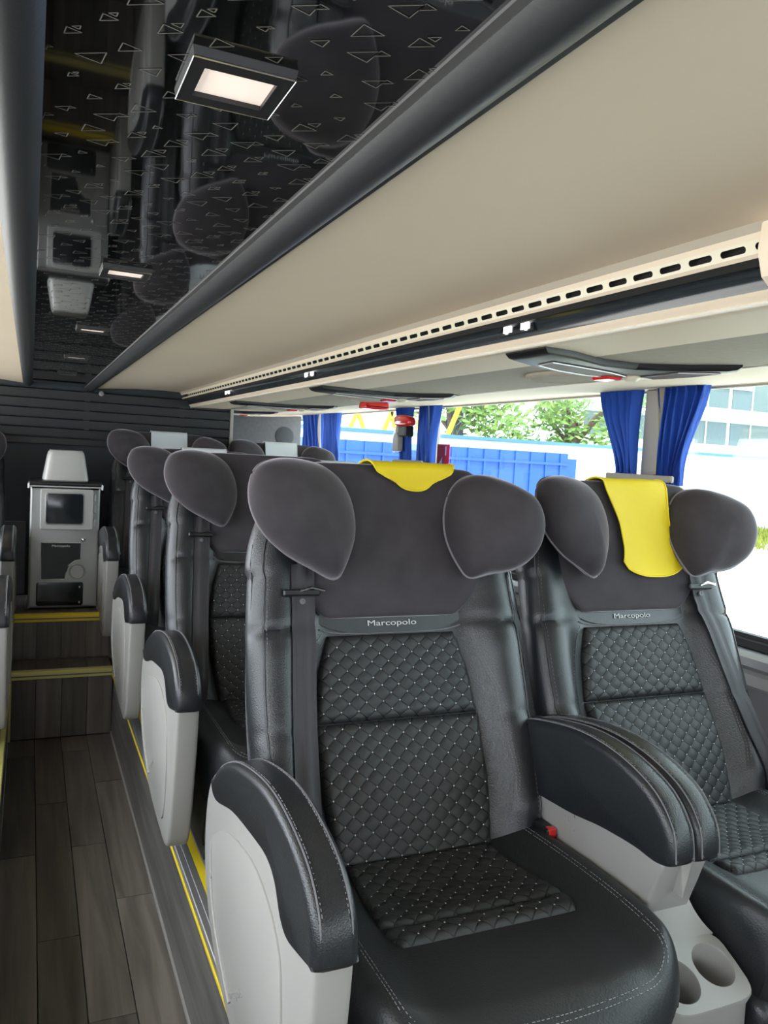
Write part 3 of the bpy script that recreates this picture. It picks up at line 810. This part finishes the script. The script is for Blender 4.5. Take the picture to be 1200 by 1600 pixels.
# ------------------------------------------------------------------ armrest console between the paired seats
def arm_console():
    root = empty('armrest_console', (0, 0, 0))
    zl = lambda Z: Z+1.10
    body = catmull([(.12, zl(-.62)), (.0, zl(-.60)), (-.15, zl(-.60)), (-.27, zl(-.635)), (-.352, zl(-.665)), (-.350, zl(-.70)), (-.318, zl(-.80)), (-.31, zl(-.90)), (-.28, zl(-1.04)), (-.10, zl(-1.06)), (.10, zl(-1.0))], 4)
    b = MB().prism(body, -.052, .052, .007, seg=3).build('body', 'plastic_grey', root, smooth=40)
    MB().prism([(-.004, zl(-.735)), (.016, zl(-.66)), (-.014, zl(-.66))], -.362, -.335, .002, axis='y').build('front_notch', 'plastic_light', b)
    rs = random.Random(5); sc_ = MB()
    for k in range(26):
        y = -.10+rs.gauss(0, .016); z = zl(-.675)+rs.gauss(0, .014); s = rs.uniform(.0015, .005)
        a0 = rs.uniform(-.5, 1.2); dy, dz = math.cos(a0)*s, math.sin(a0)*s
        sc_.add([(-.0524, y-dy, z-dz), (-.0524, y+dz*.35, z-dy*.35), (-.0524, y+dy, z+dz), (-.0524, y-dz*.35, z+dy*.35)], [(0, 1, 2, 3)])
    sc_.build('scuff_marks', 'scuff', b)
    pad = catmull([(-.385, zl(-.655)), (-.372, zl(-.600)), (-.32, zl(-.552)), (-.22, zl(-.523)), (-.10, zl(-.520)), (.05, zl(-.548)), (.14, zl(-.585)), (.14, zl(-.690)), (.05, zl(-.698)), (-.10, zl(-.690)), (-.20, zl(-.676)), (-.29, zl(-.670)), (-.35, zl(-.672))], 5)
    top = catmull([(-.385, zl(-.655)), (-.372, zl(-.600)), (-.32, zl(-.552)), (-.22, zl(-.523)), (-.10, zl(-.520)), (.05, zl(-.548)), (.14, zl(-.585))], 10, False)
    for sg in (-1, 1):
        dz = .0
        pd_ = MB().prism(pad, sg*.0290-.0285, sg*.0290+.0285, .018, seg=5, ks=[.25 if 34 <= i <= 63 else 1 for i in range(65)]).build('armrest_pad', 'leather', root, smooth=50)
        sm_ = MB()
        for xo in (-.0165, .0165):
            dashes(sm_, [(sg*.0290+xo, y, z+.0012) for y, z in top], .005, .003, .0007); sm_.tube([(sg*.0290+xo*1.2, y, z-.0002) for y, z in top], .0014, 5)
        tag(sm_.build('seam_stitching', 'thread_dark', pd_), kind='stuff')
    # tilted cup holder tray
    tilt = math.radians(27)
    ty, tz = -.40, zl(-.845)
    def T(x, q, h):          # q along slope (towards front), h normal
        return (x, ty - q*math.cos(tilt) - h*math.sin(tilt), tz - q*math.sin(tilt) + h*math.cos(tilt))
    def sq(th, hw, hl, e=.42):
        c, s = math.cos(th), math.sin(th); return math.copysign(abs(c)**e, c)*hw, math.copysign(abs(s)**e, s)*hl
    NN = 32
    bm = bmesh.new()
    outer = [sq(2*pi*k/NN, .092, .060) for k in range(NN)]
    cups = [(-.043, .006), (.044, -.004)]; R = .0385
    loops = []
    def mk(pts, h): 
        vs = [bm.verts.new(T(x, q, h)) for x, q in pts]
        es = [bm.edges.new((vs[i], vs[(i+1) % len(vs)])) for i in range(len(vs))]; return vs, es
    ov, oe = mk(outer, 0); alle = list(oe); cl = []
    for cx_, cq in cups:
        v, e = mk([(cx_+R*math.cos(2*pi*k/NN), cq+R*math.sin(2*pi*k/NN)) for k in range(NN)], 0); alle += e; cl.append((v, cx_, cq))
    bmesh.ops.triangle_fill(bm, use_beauty=True, edges=alle)
    def skirt(v0, pts_fn):
        prev = v0
        for ring in pts_fn:
            cur = [bm.verts.new(p) for p in ring]
            for i in range(NN): bm.faces.new((prev[i], prev[(i+1) % NN], cur[(i+1) % NN], cur[i]))
            prev = cur
        return prev
    for v, cx_, cq in cl:
        last = skirt(v, [[T(cx_+r*math.cos(2*pi*k/NN), cq+r*math.sin(2*pi*k/NN), h) for k in range(NN)] for r, h in ((R-.002, -.003), (R-.004, -.045), (R-.008, -.075))])
        bm.faces.new(last)
    def low(z, sx, sy): return [(x*sx, ty+.01-q*sy, z) for x, q in outer]
    last = skirt(ov, [[T(x*1.03, q*1.04, -.004) for x, q in outer], [T(x*1.05, q*1.06, -.03) for x, q in outer], low(zl(-1.0), .98, 1.0), low(zl(-1.098), .95, 1.0)])
    bm.faces.new(last)
    bmesh.ops.recalc_face_normals(bm, faces=bm.faces)
    me = bpy.data.meshes.new('cup_holder'); bm.to_mesh(me); bm.free(); me.materials.append(MATS['plastic_grey'])
    me.polygons.foreach_set('use_smooth', [True]*len(me.polygons)); me.set_sharp_from_angle(angle=math.radians(50))
    o = bpy.data.objects.new('cup_holder', me); C.objects.link(o); o.parent = root
    # sloping neck between body and tray
    nk = []
    for t in [k/8 for k in range(9)]:
        y = -.305+(-.352+.305)*t; z = zl(-.73)+(zl(-.8215)-zl(-.73))*t**.8; hw = .0515+.036*t**2.2
        nk.append([(-hw, y, z), (hw, y, z), (hw, y+.05, z-.10), (-hw, y+.05, z-.10)])
    MB().loft(nk).build('neck', 'plastic_grey', root, smooth=40)
    return root
cons0 = arm_console()
cl_ = ['grey double armrest with two cup holders between the two front seats', 'double armrest console between the second pair of seats', 'double armrest console between the third pair of seats', 'double armrest console between the rearmost pair of seats']
AC = [cons0]+[copy_tree(cons0) for _ in range(3)]
for k, o in enumerate(AC):
    o.location = (1.055, ROWS[k], ZP+RZ[k]); tag(o, cl_[k], 'armrest', 'double armrests')

# ------------------------------------------------------------------ headrest cloths
def cover(name, seat, dr, x0, wfun, drop, backdrop, mats, label, text=False, group=None):
    th = math.radians(REC+dr)
    root = empty(name, (seat.location.x, seat.location.y, seat.location.z+.325)); root.rotation_euler = (-th, 0, 0)
    tag(root, label, 'headrest cloth', group)
    path = []
    for k in range(24):
        s = .79-drop + (drop-.012)*k/23; path.append((dc(s)*-1-.037, s))
    yf = path[-1][0]; yb_ = .060; ym = (yf+yb_)/2; hy = (yb_-yf)/2
    for k in range(1, 12):
        a = pi*k/12; path.append((ym-hy*math.cos(a), .778+.020*math.sin(a)))
    for k in range(10):
        path.append((yb_, .778-backdrop*k/9))
    n_ = len(path)-1
    L = [0]
    for a, b in zip(path, path[1:]): L.append(L[-1]+math.hypot(b[0]-a[0], b[1]-a[1]))
    def at(v, off):
        i = v*n_; k = min(n_-1, int(i)); t = i-k
        a, b = path[k], path[k+1]; y, s = a[0]+(b[0]-a[0])*t, a[1]+(b[1]-a[1])*t
        ty, ts = b[0]-a[0], b[1]-a[1]; l = math.hypot(ty, ts) or 1
        return y-ts/l*off*1, s+ty/l*off, L[k]+(L[k+1]-L[k])*t
    def fn(u, v, off=.0035):
        y, s, l = at(v, off); c, hw = wfun(l)
        # rounded lower corners: lift the rim near the bottom
        a = abs(2*u-1); lift = max(0, 1-l/.05)
        return (x0+c+(2*u-1)*hw, y-.002*math.sin(u*7+v*5), s+lift*.020*a**3)
    m = MB().slab(fn, lambda u, v: fn(u, v, .0008), 16, n_).build('cloth', mats[0], root, smooth=True)
    rim = [fn(0, 1-k/30) for k in range(31)]+[fn(k/16, 0) for k in range(1, 17)]+[fn(1, k/30) for k in range(1, 31)]
    MB().tube([(p[0], p[1]-.0008, p[2]) for p in rim], .0022, 6).build('piping', mats[1], root, smooth=True)
    if text:
        tx = MB(); rs = random.Random(2)
        def stroke(pts, r=.0012): tx.tube([(x, -dc(s)-.0425, s) for x, s in pts], r, 4)
        b = .79-drop+.045
        stroke(catmull([(-.055, b), (-.048, b+.020), (-.040, b+.002), (-.030, b+.022), (-.026, b+.004)], 4, False))
        stroke(catmull([(-.020, b+.003), (-.012, b+.010), (-.006, b), (.004, b+.010), (.010, b), (.020, b+.018), (.020, b), (.032, b+.010), (.040, b+.001), (.058, b+.008)], 4, False))
        for k in range(2):
            for q in range(9): stroke([(-.03+.009*q, b-.010-.008*k), (-.03+.009*q+.006, b-.010-.008*k)], .0009)
        tx.build('printed_script', 'print_dark', root)
    return root
cover('headrest_cloth', SA[0], RA[0], .045, lambda l: (0, interp(l, [0, .012, .03, .06, .2], [.045, .066, .088, .100, .108])), .060, .06, ('yellow_cover', 'yellow_piping'), 'yellow cloth folded over the front aisle headrest, short rounded flap')
cover('headrest_cloth', SW[0], RW[0], .030, lambda l: (interp(l, [0, .12, .26], [.035, .012, -.02]), interp(l, [0, .03, .07, .14, .22], [.085, .094, .082, .080, .098])), .245, .08, ('yellow_cover', 'yellow_piping'), 'long bright yellow cloth hanging down the front window headrest')
wl_ = ['white printed cloth on the third aisle headrest', 'white printed cloth on the rearmost aisle headrest', 'white printed cloth on the third window headrest', 'white printed cloth on the rearmost window headrest']
for s, r, l in zip((SA[2], SA[3], SW[2], SW[3]), (RA[2], RA[3], RW[2], RW[3]), wl_):
    cover('headrest_cloth', s, r, 0, lambda l: (0, .098), .20, .06, ('white_cover', 'white_cover'), l, True, 'white headrest cloths')

# ------------------------------------------------------------------ console at the back of the aisle
def rear_console():
    Y = 4.40
    root = empty('silver_console', (.172, Y, ZR)); tag(root, 'silver drinks console with dark doors standing at the aisle end', 'console')
    z = lambda Z: Z+H-ZR
    x = lambda X: X-.172
    hw = .167
    b = catmull([(-hw+.012, z(-.875)), (hw-.012, z(-.875)), (hw, z(-.855)), (hw, z(-.60)), (hw, z(-.40)), (hw, z(-.275)), (hw, z(-.247)), (hw-.03, z(-.245)), (0, z(-.245)), (-hw+.03, z(-.245)), (-hw, z(-.247)), (-hw, z(-.275)), (-hw, z(-.40)), (-hw, z(-.60)), (-hw, z(-.855))], 2)
    MB().prism(b, 0, .30, .014, seg=4, axis='y').build('body', 'console_silver', root, smooth=40)
    MB().box(-hw-.010, hw+.008, -.012, .31, z(-.243), z(-.222), b=.006).build('top_tray', 'plastic_black', root)
    MB().box(-hw-.012, hw+.010, -.014, .31, z(-.252), z(-.243), b=.002).build('tray_rim', 'alu', root)
    for sx in (-1, 1): MB().box(sx*(hw+.008)-.004, sx*(hw+.008)+.004, -.018, .0, z(-.26), z(-.232), b=.002).build('rim_clip', 'alu', root)
    def rr(x0, x1, z0, z1, r=.012, n=5):
        out = []
        for cx, cz, a0 in ((x1-r, z1-r, 0), (x0+r, z1-r, pi/2), (x0+r, z0+r, pi), (x1-r, z0+r, 3*pi/2)):
            out += [(cx+r*math.cos(a0+pi/2*k/n), cz+r*math.sin(a0+pi/2*k/n)) for k in range(n+1)]
        return out
    d = MB().prism(rr(x(.053), x(.305), z(-.468), z(-.258), .010), -.012, .01, .004, axis='y').build('upper_door', 'console_light', root, smooth=40)
    MB().prism(rr(x(.074), x(.262), z(-.442), z(-.276), .016), -.0165, -.011, .003, axis='y').build('door_bezel', 'console_silver', d, smooth=40)
    MB().prism(rr(x(.080), x(.256), z(-.436), z(-.282), .013), -.0185, -.014, .001, axis='y').build('screen', 'screen', d, smooth=40)
    for zz in (-.30, -.36, -.43): MB().box(x(.306), x(.318), -.006, .002, z(zz)-.02, z(zz)+.02, b=.002).build('side_key', 'console_silver', root)
    # dark compartment door with a bite for the round cup
    door = [(x(.063), z(-.725)), (x(.175), z(-.725)), (x(.180), z(-.70)), (x(.192), z(-.655)), (x(.225), z(-.628)), (x(.252), z(-.620)), (x(.252), z(-.535)), (x(.063), z(-.535))]
    dd = MB().prism(door, -.006, .006, .002, axis='y').build('compartment_door', 'screen', root)
    MB().tube([(a, -.006, c) for a, c in door], .0035, 6, closed=True).build('door_rim', 'console_light', dd, smooth=True)
    text_mesh('door_lettering', 'Marcopolo', .016, 'white_print', dd, (x(.155), -.0075, z(-.552)), (pi/2, 0, 0), sx=1.25)
    cxp, czp = x(.235), z(-.682)
    m2 = MB(); m2.loft([[(cxp+r*math.cos(2*pi*k/28), -dd_, czp+r*math.sin(2*pi*k/28)) for k in range(28)] for r, dd_ in ((.042, 0), (.042, .010), (.036, .013), (.033, .011), (.031, .006), (.002, .0055))])
    m2.build('cup_ring', 'console_silver', root, smooth=35)
    m2 = MB(); m2.loft([[(x(.262)+r*math.cos(2*pi*k/16), -d_, z(-.520)+r*math.sin(2*pi*k/16)) for k in range(16)] for r, d_ in ((.011, 0), (.011, .005), (.006, .008))])
    m2.build('door_lock', 'chrome', root, smooth=35)
    MB().prism(rr(x(.043), x(.268), z(-.862), z(-.740), .012), -.006, .006, .002, axis='y').build('lower_door', 'screen', root, smooth=40)
    for zz in (-.765, -.845): MB().box(x(.246), x(.254), -.011, -.005, z(zz)-.007, z(zz)+.007, b=.002).build('door_catch', 'chrome', root)
    MB().box(-hw+.01, hw-.01, .01, .29, -.0, z(-.872), b=.004).build('plinth', 'plastic_black', root)
    hd = empty('silver_dispenser', (.172, Y+.04, H-.222)); tag(hd, 'silver tapered dispenser box standing on top of the console', 'dispenser')
    rings = []
    for zz, w_, d_ in ((0, .106, .10), (.006, .112, .104), (.02, .110, .102), (.13, .092, .09), (.150, .086, .085), (.156, .078, .08)):
        ring = []
        for k in range(32):
            a = 2*pi*k/32; c, s = math.cos(a), math.sin(a); ring.append((math.copysign(abs(c)**.3, c)*w_, .10+math.copysign(abs(s)**.3, s)*d_, zz))
        rings.append(ring)
    MB().loft(rings).build('shell', 'console_light', hd, smooth=40)
    MB().box(-.080, .080, .025, .175, .154, .160, b=.002).build('lid', 'console_silver', hd)
rear_console()

# ------------------------------------------------------------------ ceiling lights
lights = ['square ceiling lamp nearest the camera in the black panel', 'second ceiling lamp from the camera', 'third ceiling lamp from the camera', 'fourth ceiling lamp from the camera, small bright bar', 'farthest ceiling lamp near the rear louvres']
for k in range(5):
    yc = .655+.80*k; xc = .141
    r = empty('ceiling_lamp', (xc, yc, ZC)); tag(r, lights[k], 'lamp', 'ceiling lamps')
    f = MB(); hw, hd = .040, .042; iw, idd = .028, .026; zt_, zb_ = .0, -.008
    o4 = [(-hw, -hd), (hw, -hd), (hw, hd), (-hw, hd)]; i4 = [(-iw, -idd), (iw, -idd), (iw, idd), (-iw, idd)]
    vs = [(x, y, zt_) for x, y in o4]+[(x*.96, y*.96, zb_) for x, y in o4]+[(x, y, zb_) for x, y in i4]+[(x, y, zb_+.005) for x, y in i4]
    fs = []
    for q in range(4):
        p = (q+1) % 4
        fs += [(q, p, 4+p, 4+q), (4+q, 4+p, 8+p, 8+q), (8+q, 8+p, 12+p, 12+q)]
    f.add(vs, fs); f.build('frame', 'plastic_black', r)
    MB().box(-iw, iw, -idd, idd, -.004, -.002).build('diffuser', 'lamp_white', r)
    for a, b in zip(o4, o4[1:]+o4[:1]):
        pass
    MB().tube([(x*.97, y*.97, zb_+.0005) for x, y in o4], .0009, 4, closed=True).build('chrome_edge', 'chrome', r)

# ------------------------------------------------------------------ passenger service units under the rail
PO = [(.885, -.03), (.885, -.17), (.97, -.145), (1.10, -.075), (1.20, -.065), (1.30, -.115), (1.375, -.185), (1.40, -.16), (1.385, -.06), (1.375, .08), (1.34, .125), (1.26, .145), (1.17, .13), (1.06, .08), (.96, .02)]
ulab = ['glossy black reading lamp unit above the front window seat', 'reading lamp unit with red tail above the second window', 'third reading lamp unit along the right ceiling', 'rearmost reading lamp unit near the louvred wall']
def zu(x): return interp(x, [.85, 1.06, 1.415, 1.62], [ZC-.066, ZC-.062, ZC-.055, ZC-.046])
def service_unit():
    root = empty('reading_lamp_unit', (0, 0, 0))
    m = MB(); out = PO; n_ = len(out)
    c0 = (1.14, 0)
    rings = []
    for sc_, dz in ((1, .004), (1, -.004), (.965, -.011), (.90, -.014)):
        rings.append([(c0[0]+(x-c0[0])*sc_, y*sc_, zu(x)+dz) for x, y in out])
    m.loft(rings).build('body', 'unit_black', root, smooth=30)
    ln = [(.97, -.075), (1.06, -.045), (1.18, .0), (1.27, .05), (1.27, .085), (1.18, .085), (1.07, .045), (.98, -.01)]
    MB().loft([[(x, y, zu(x)-d) for x, y in ln] for d in (.012, .0165)]).build('lamp_lens', 'unit_lens', root)
    MB().tube([(x, y, zu(x)-.0165) for x, y in ln], .0016, 6, closed=True).build('lens_rim', 'alu', root, smooth=True)
    ln2 = [(1.29, -.09), (1.36, -.14), (1.365, -.05), (1.345, .05), (1.30, .05)]
    MB().loft([[(x, y, zu(x)-d) for x, y in ln2] for d in (.012, .016)]).build('side_lens', 'unit_lens', root)
    MB().tube([(x, y, zu(x)-.016) for x, y in ln2], .002, 6, closed=True).build('lens_rim', 'alu', root, smooth=True)
    MB().loft([[(1.285+r*math.cos(2*pi*k/16), .055+r*math.sin(2*pi*k/16), ZC-.066-d) for k in range(16)] for r, d in ((.022, 0), (.022, .010), (.012, .018), (.004, .018))]).build('air_nozzle', 'rail_cream', root, smooth=35)
    MB().box(1.22, 1.265, .06, .12, ZC-.082, ZC-.066, b=.004).build('red_reflection', 'red_gloss', root)  # red block standing in for the red reflection in the lens
    MB().loft([[(1.24+.085*r*math.cos(2*pi*k/28), .255+.12*r*math.sin(2*pi*k/28), zu(1.24)-d) for k in range(28)] for r, d in ((1, -.002), (1, .008), (.93, .013), (.90, .010), (.05, .012))]).build('speaker_grille', 'beige_fabric', root, smooth=35)
    return root
u0 = service_unit()
US = [u0]+[copy_tree(u0) for _ in range(3)]
for k, (o, y) in enumerate(zip(US, (1.45, 2.72, 3.95, 5.0))):
    o.location = (0, y, 0); tag(o, ulab[k], 'reading lamp', 'reading lamp units')
rl = tag(empty('red_tail_lamp', (1.32, 3.13, ZC-.070)), 'red glossy lamp piece hanging under the second reading lamp unit', 'lamp')
MB().prism(catmull([(-.042, -.026), (.042, -.026), (.055, -.016), (.04, .012), (-.04, .012), (-.055, -.016)], 3), -.04, .04, .01, axis='y').build('lens', 'red_gloss', rl, smooth=40)

# ------------------------------------------------------------------ seat number displays on the dark strip
dl = ['lit seat number display nearest the camera on the dark rail', 'second lit seat number display on the dark rail', 'third lit seat number display on the dark rail', 'farthest lit seat number display by the rear louvres']
for k, y in enumerate((1.315, 2.56, 3.77, 4.95)):
    r = empty('seat_number_display', (.8425, y, ZC-.033)); tag(r, dl[k], 'display', 'seat number displays')
    for q in (-1, 1):
        pl_ = MB()
        for j in range(4):
            yy = q*.030-.012+.007*j; hh = .006 if (j+q) % 3 else .0085
            pl_.box(-.0045, .002, yy, yy+.0052, -hh, hh)
        pl_.build('lit_digits', 'led_white', r)
    MB().box(-.0020, .004, -.056, .056, -.011, .011).build('display_window', 'screen', r)

# ------------------------------------------------------------------ curtains
def curtain(name, yt0, yt1, yb0, yb1, label, x=1.79, zt=ZW1+.004, zb=H-.02, folds=6, band=None, seed=0):
    rs = random.Random(seed); ph = rs.uniform(0, 6); root = empty(name, (0, 0, 0)); tag(root, label, 'curtain', 'blue window curtains')
    def fn(u, v, off=0, du=0):
        z = zt+(zb-zt)*v; e = sst(v)
        a = yt0+(yb0-yt0)*e; b = yt1+(yb1-yt1)*e
        amp = .020-.006*v
        return (x+off+amp*math.sin(2*pi*folds*u+ph+.6*math.sin(3*v+ph))+.006*math.sin(9*u+4*v), a+(b-a)*u+.004*math.sin(2*pi*folds*u*2+v*2), z)
    MB().slab(fn, lambda u, v: fn(u, v, .003), folds*12, 22).build('drape', 'curtain_blue', root, smooth=70)
    if band:
        u0, u1, m = band
        MB().slab(lambda u, v: fn(u0+(u1-u0)*u, v, -.004), lambda u, v: fn(u0+(u1-u0)*u, v, -.001), 6, 22).build('edge_band', m, root, smooth=70)
    def tie(u, v):
        p = fn(u, 1); return (p[0]-.003, p[1], zb-.03*v)
    MB().slab(tie, lambda u, v: (tie(u, v)[0]+.006, tie(u, v)[1], tie(u, v)[2]), folds*12, 2).build('gathered_hem', 'curtain_blue', root, smooth=70)
curtain('window_curtain', 2.245, 2.055, 2.125, 2.045, 'gathered blue curtain left of the front window pillar', seed=1, zb=H-.01)
curtain('window_curtain', 1.955, 1.765, 1.945, 1.835, 'gathered blue curtain right of the front window pillar', seed=2, band=(0, .07, 'curtain_trim'), zb=H-.01)
curtain('window_curtain', 3.93, 3.76, 3.83, 3.74, 'narrow blue curtain behind the emergency hammer holder', seed=3, folds=4)
curtain('window_curtain', 3.64, 3.45, 3.63, 3.47, 'blue curtain with a white diagonal band beside the hammer holder', seed=4, folds=5, band=(.55, .68, 'curtain_white'))
curtain('window_curtain', 5.52, 5.15, 5.50, 5.08, 'far blue curtain beside the grey corner panel', seed=5, folds=6, band=(.90, 1.0, 'curtain_white'))
curtain('window_curtain', 5.06, 4.80, 5.05, 4.76, 'far blue curtain at the end of the rear window', seed=6, folds=5)
for y0, y1, l in ((1.83, 2.13, 'grey curtain clip bar at the foot of the front window pillar'), (3.50, 3.84, 'grey curtain clip bar at the foot of the second window pillar')):
    r = empty('curtain_holder', (1.775, (y0+y1)/2, H-.02)); tag(r, l, 'curtain holder', 'curtain holders')
    MB().box(-.035, -.020, -(y1-y0)/2, (y1-y0)/2, -.012, .008, b=.004).build('bar', 'pillar_grey', r)
    MB().box(-.035, .05, -.02, .02, -.03, -.010, b=.003).build('bracket', 'plastic_mid', r)
# hammer holder on the second pillar
hr_ = empty('emergency_hammer_holder', (1.745, 3.72, H)); tag(hr_, 'red and white emergency hammer holder on the second window pillar', 'hammer holder')
MB().prism(catmull([(-.10, .165), (-.06, .155), (.05, .158), (.075, .175), (.075, .205), (.03, .215), (-.05, .212), (-.095, .195)], 4), -.030, .015, .012, seg=3).build('hammer_head', 'red_gloss', hr_, smooth=50)
MB().box(-.02, .012, .045, .070, .12, .16, b=.004).build('handle', 'plastic_light', hr_)
MB().prism(catmull([(.035, .03), (.095, .03), (.098, .06), (.095, .10), (.075, .125), (.055, .125), (.035, .10), (.032, .06)], 3), -.02, .01, .005).build('holder_plate', 'plastic_light', hr_, smooth=40)
MB().box(-.02, .03, -.05, .03, .105, .160, b=.006).build('clamp', 'plastic_black', hr_)
# exit sticker on the middle window glass
es = empty('exit_sticker', (XW+.009, 3.52, H-.0)); tag(es, 'red exit sticker with a white arrow on the window glass', 'sticker')
MB().box(0, .0015, -.065, .065, -.07, .075, b=.0006).build('sheet', 'red_sign', es)
am = MB()
am.add([(-.0008, y, z) for y, z in ((.045, -.03), (.005, .012), (.005, -.012), (.005, -.045), (.0, 0))], [(0, 1, 2), (0, 2, 3)])
am.add([(-.0008, y, z) for y, z in ((.010, -.022), (.010, -.040), (-.045, -.040), (-.045, -.022))], [(0, 1, 2, 3)])
am.add([(-.0008, y, z) for y, z in ((-.035, .02), (-.035, .065), (-.022, .065), (-.022, .02))], [(0, 1, 2, 3)])
am.build('arrow', 'white_print', es)

# ------------------------------------------------------------------ outside
GZ = H-2.6; D = 27.7
tag(MB().box(1.95, 90, -40, 120, GZ-.2, GZ).build('ground', 'ground'), 'pale concrete yard outside the windows', 'ground', kind='structure')
tag(MB().box(-60, -1.2, -40, 60, GZ-.2, GZ).build('ground', 'ground'), 'pale yard on the left side of the bus', 'ground', kind='structure')
gw = tag(MB().box(8, 60, D, D+.3, GZ, H+.86).build('compound_wall', 'ext_white'), 'long white compound wall across the yard', 'wall')
MB().box(8, 60, D-.08, D+.38, H+.86, H+.98).build('coping', 'ext_cap', gw)
bc = tag(MB().box(8.5, 19.6, D-1.4, D-.4, GZ, H+.50).build('blue_container', 'ext_blue'), 'blue ribbed metal container in front of the white wall', 'container')
for k in range(16):
    x = 8.7+k*.70
    MB().box(x, x+.09, D-1.46, D-1.4, GZ, H+.50).build('rib', 'ext_blue', bc)
MB().box(8.5, 19.6, D-1.48, D-1.4, H+.02, H+.12).build('rail', 'ext_blue', bc)
MB().box(19.6, 20.1, D-1.3, D-.6, GZ, H+.30).build('end_box', 'ext_blue', bc)
gs = MB(); rs = random.Random(8)
for k in range(9000):
    x = rs.uniform(24, 46); y = D-.25-abs(rs.gauss(0, 3.6)); h = rs.uniform(.12, .38); a = rs.uniform(0, pi); c, s = math.cos(a)*.06, math.sin(a)*.06
    gs.add([(x-c, y-s, GZ), (x+c, y+s, GZ), (x+rs.uniform(-.08, .08), y+rs.uniform(-.08, .08), GZ+h)], [(0, 1, 2)])
tag(gs.build('grass_verge', 'grass_mat'), 'strip of dry yellowish grass at the foot of the white wall', 'grass', kind='stuff')
def tree(x, y, h, cr, label, seed, n=2600, lm=('leaf_a', 'leaf_b')):
    rs = random.Random(seed); root = empty('tree', (x, y, GZ)); tag(root, label, 'tree', 'trees behind the wall')
    t = MB(); t.tube([(0, 0, 0), (.1, .0, h*.3), (.0, .1, h*.62)], .42, 10); 
    for q in range(5):
        a = q*1.3; t.tube([(0, 0, h*.45), (math.cos(a)*cr*.4, math.sin(a)*cr*.4, h*.7)], .13, 6)
    t.build('trunk', 'bark', root, smooth=True)
    f = MB(); cl = [(rs.gauss(0, cr*.45), rs.gauss(0, cr*.3), h*.72+rs.gauss(0, h*.17), rs.uniform(.25, .5)*cr) for _ in range(16)]
    for k in range(n):
        cx, cy, cz, r = rs.choice(cl); v = Vector((rs.gauss(0, 1), rs.gauss(0, 1), rs.gauss(0, 1))).normalized()*r*rs.random()**.4
        p = Vector((cx, cy, cz))+v; s = rs.uniform(.14, .30)
        a = Vector((rs.gauss(0, 1), rs.gauss(0, 1), rs.gauss(0, 1))).normalized(); b = a.orthogonal().normalized()
        f.add([p-a*s, p+b*s*.45, p+a*s, p-b*s*.45], [(0, 1, 2, 3)], rs.randrange(2))
    tag(f.build('foliage', list(lm), root), kind='stuff')
tree(18.6, 34, 8.4, 4.6, 'leafy tree with a thick trunk behind the white wall', 1)
tree(27.0, 36, 8.0, 4.2, 'green tree right of the thick trunk behind the wall', 2)
tree(11.5, 40, 7.5, 4.0, 'pale tree left of the thick trunk beyond the wall', 3)
ym = empty('yellow_machine', (13.2, 30.5, GZ)); tag(ym, 'yellow slanted machine arms rising behind the white wall', 'machine')
for k in range(7):
    x = -1.6+k*.75+ (k % 2)*.2
    MB().prism([(x, 3.2), (x+.16, 3.2), (x+.16+.9*(-1)**k*.8, 5.0), (x+.9*(-1)**k*.8, 5.0)], -.1, .1, .01, seg=1, axis='y').build('boom', 'ext_yellow', ym)
MB().box(-2, 4, -.4, .4, 0, 3.3).build('chassis', 'ext_yellow', ym)
bd = empty('glass_building', (44, 46, GZ)); tag(bd, 'pale building with glazed bands seen through the front window', 'building')
MB().box(-9, 34, 0, 10, 0, 14).build('block', 'ext_white', bd)
for i in range(9):
    x = -8.6+i*4.6
    for z0, z1 in ((4.9, 6.6), (7.7, 10.4)):
        p = MB().box(x, x+4.2, -.06, .0, z0, z1).build('window', 'ext_glass', bd)
        MB().box(x+2.0, x+2.12, -.12, -.06, z0, z1).build('mullion', 'ext_white', p)
MB().box(-9.2, 34, -.8, 0, 6.9, 7.4).build('ledge', 'ext_white', bd)
MB().box(2.5, 7.0, -.2, -.07, 9.2, 10.0).build('sign_board', 'ext_white', bd)
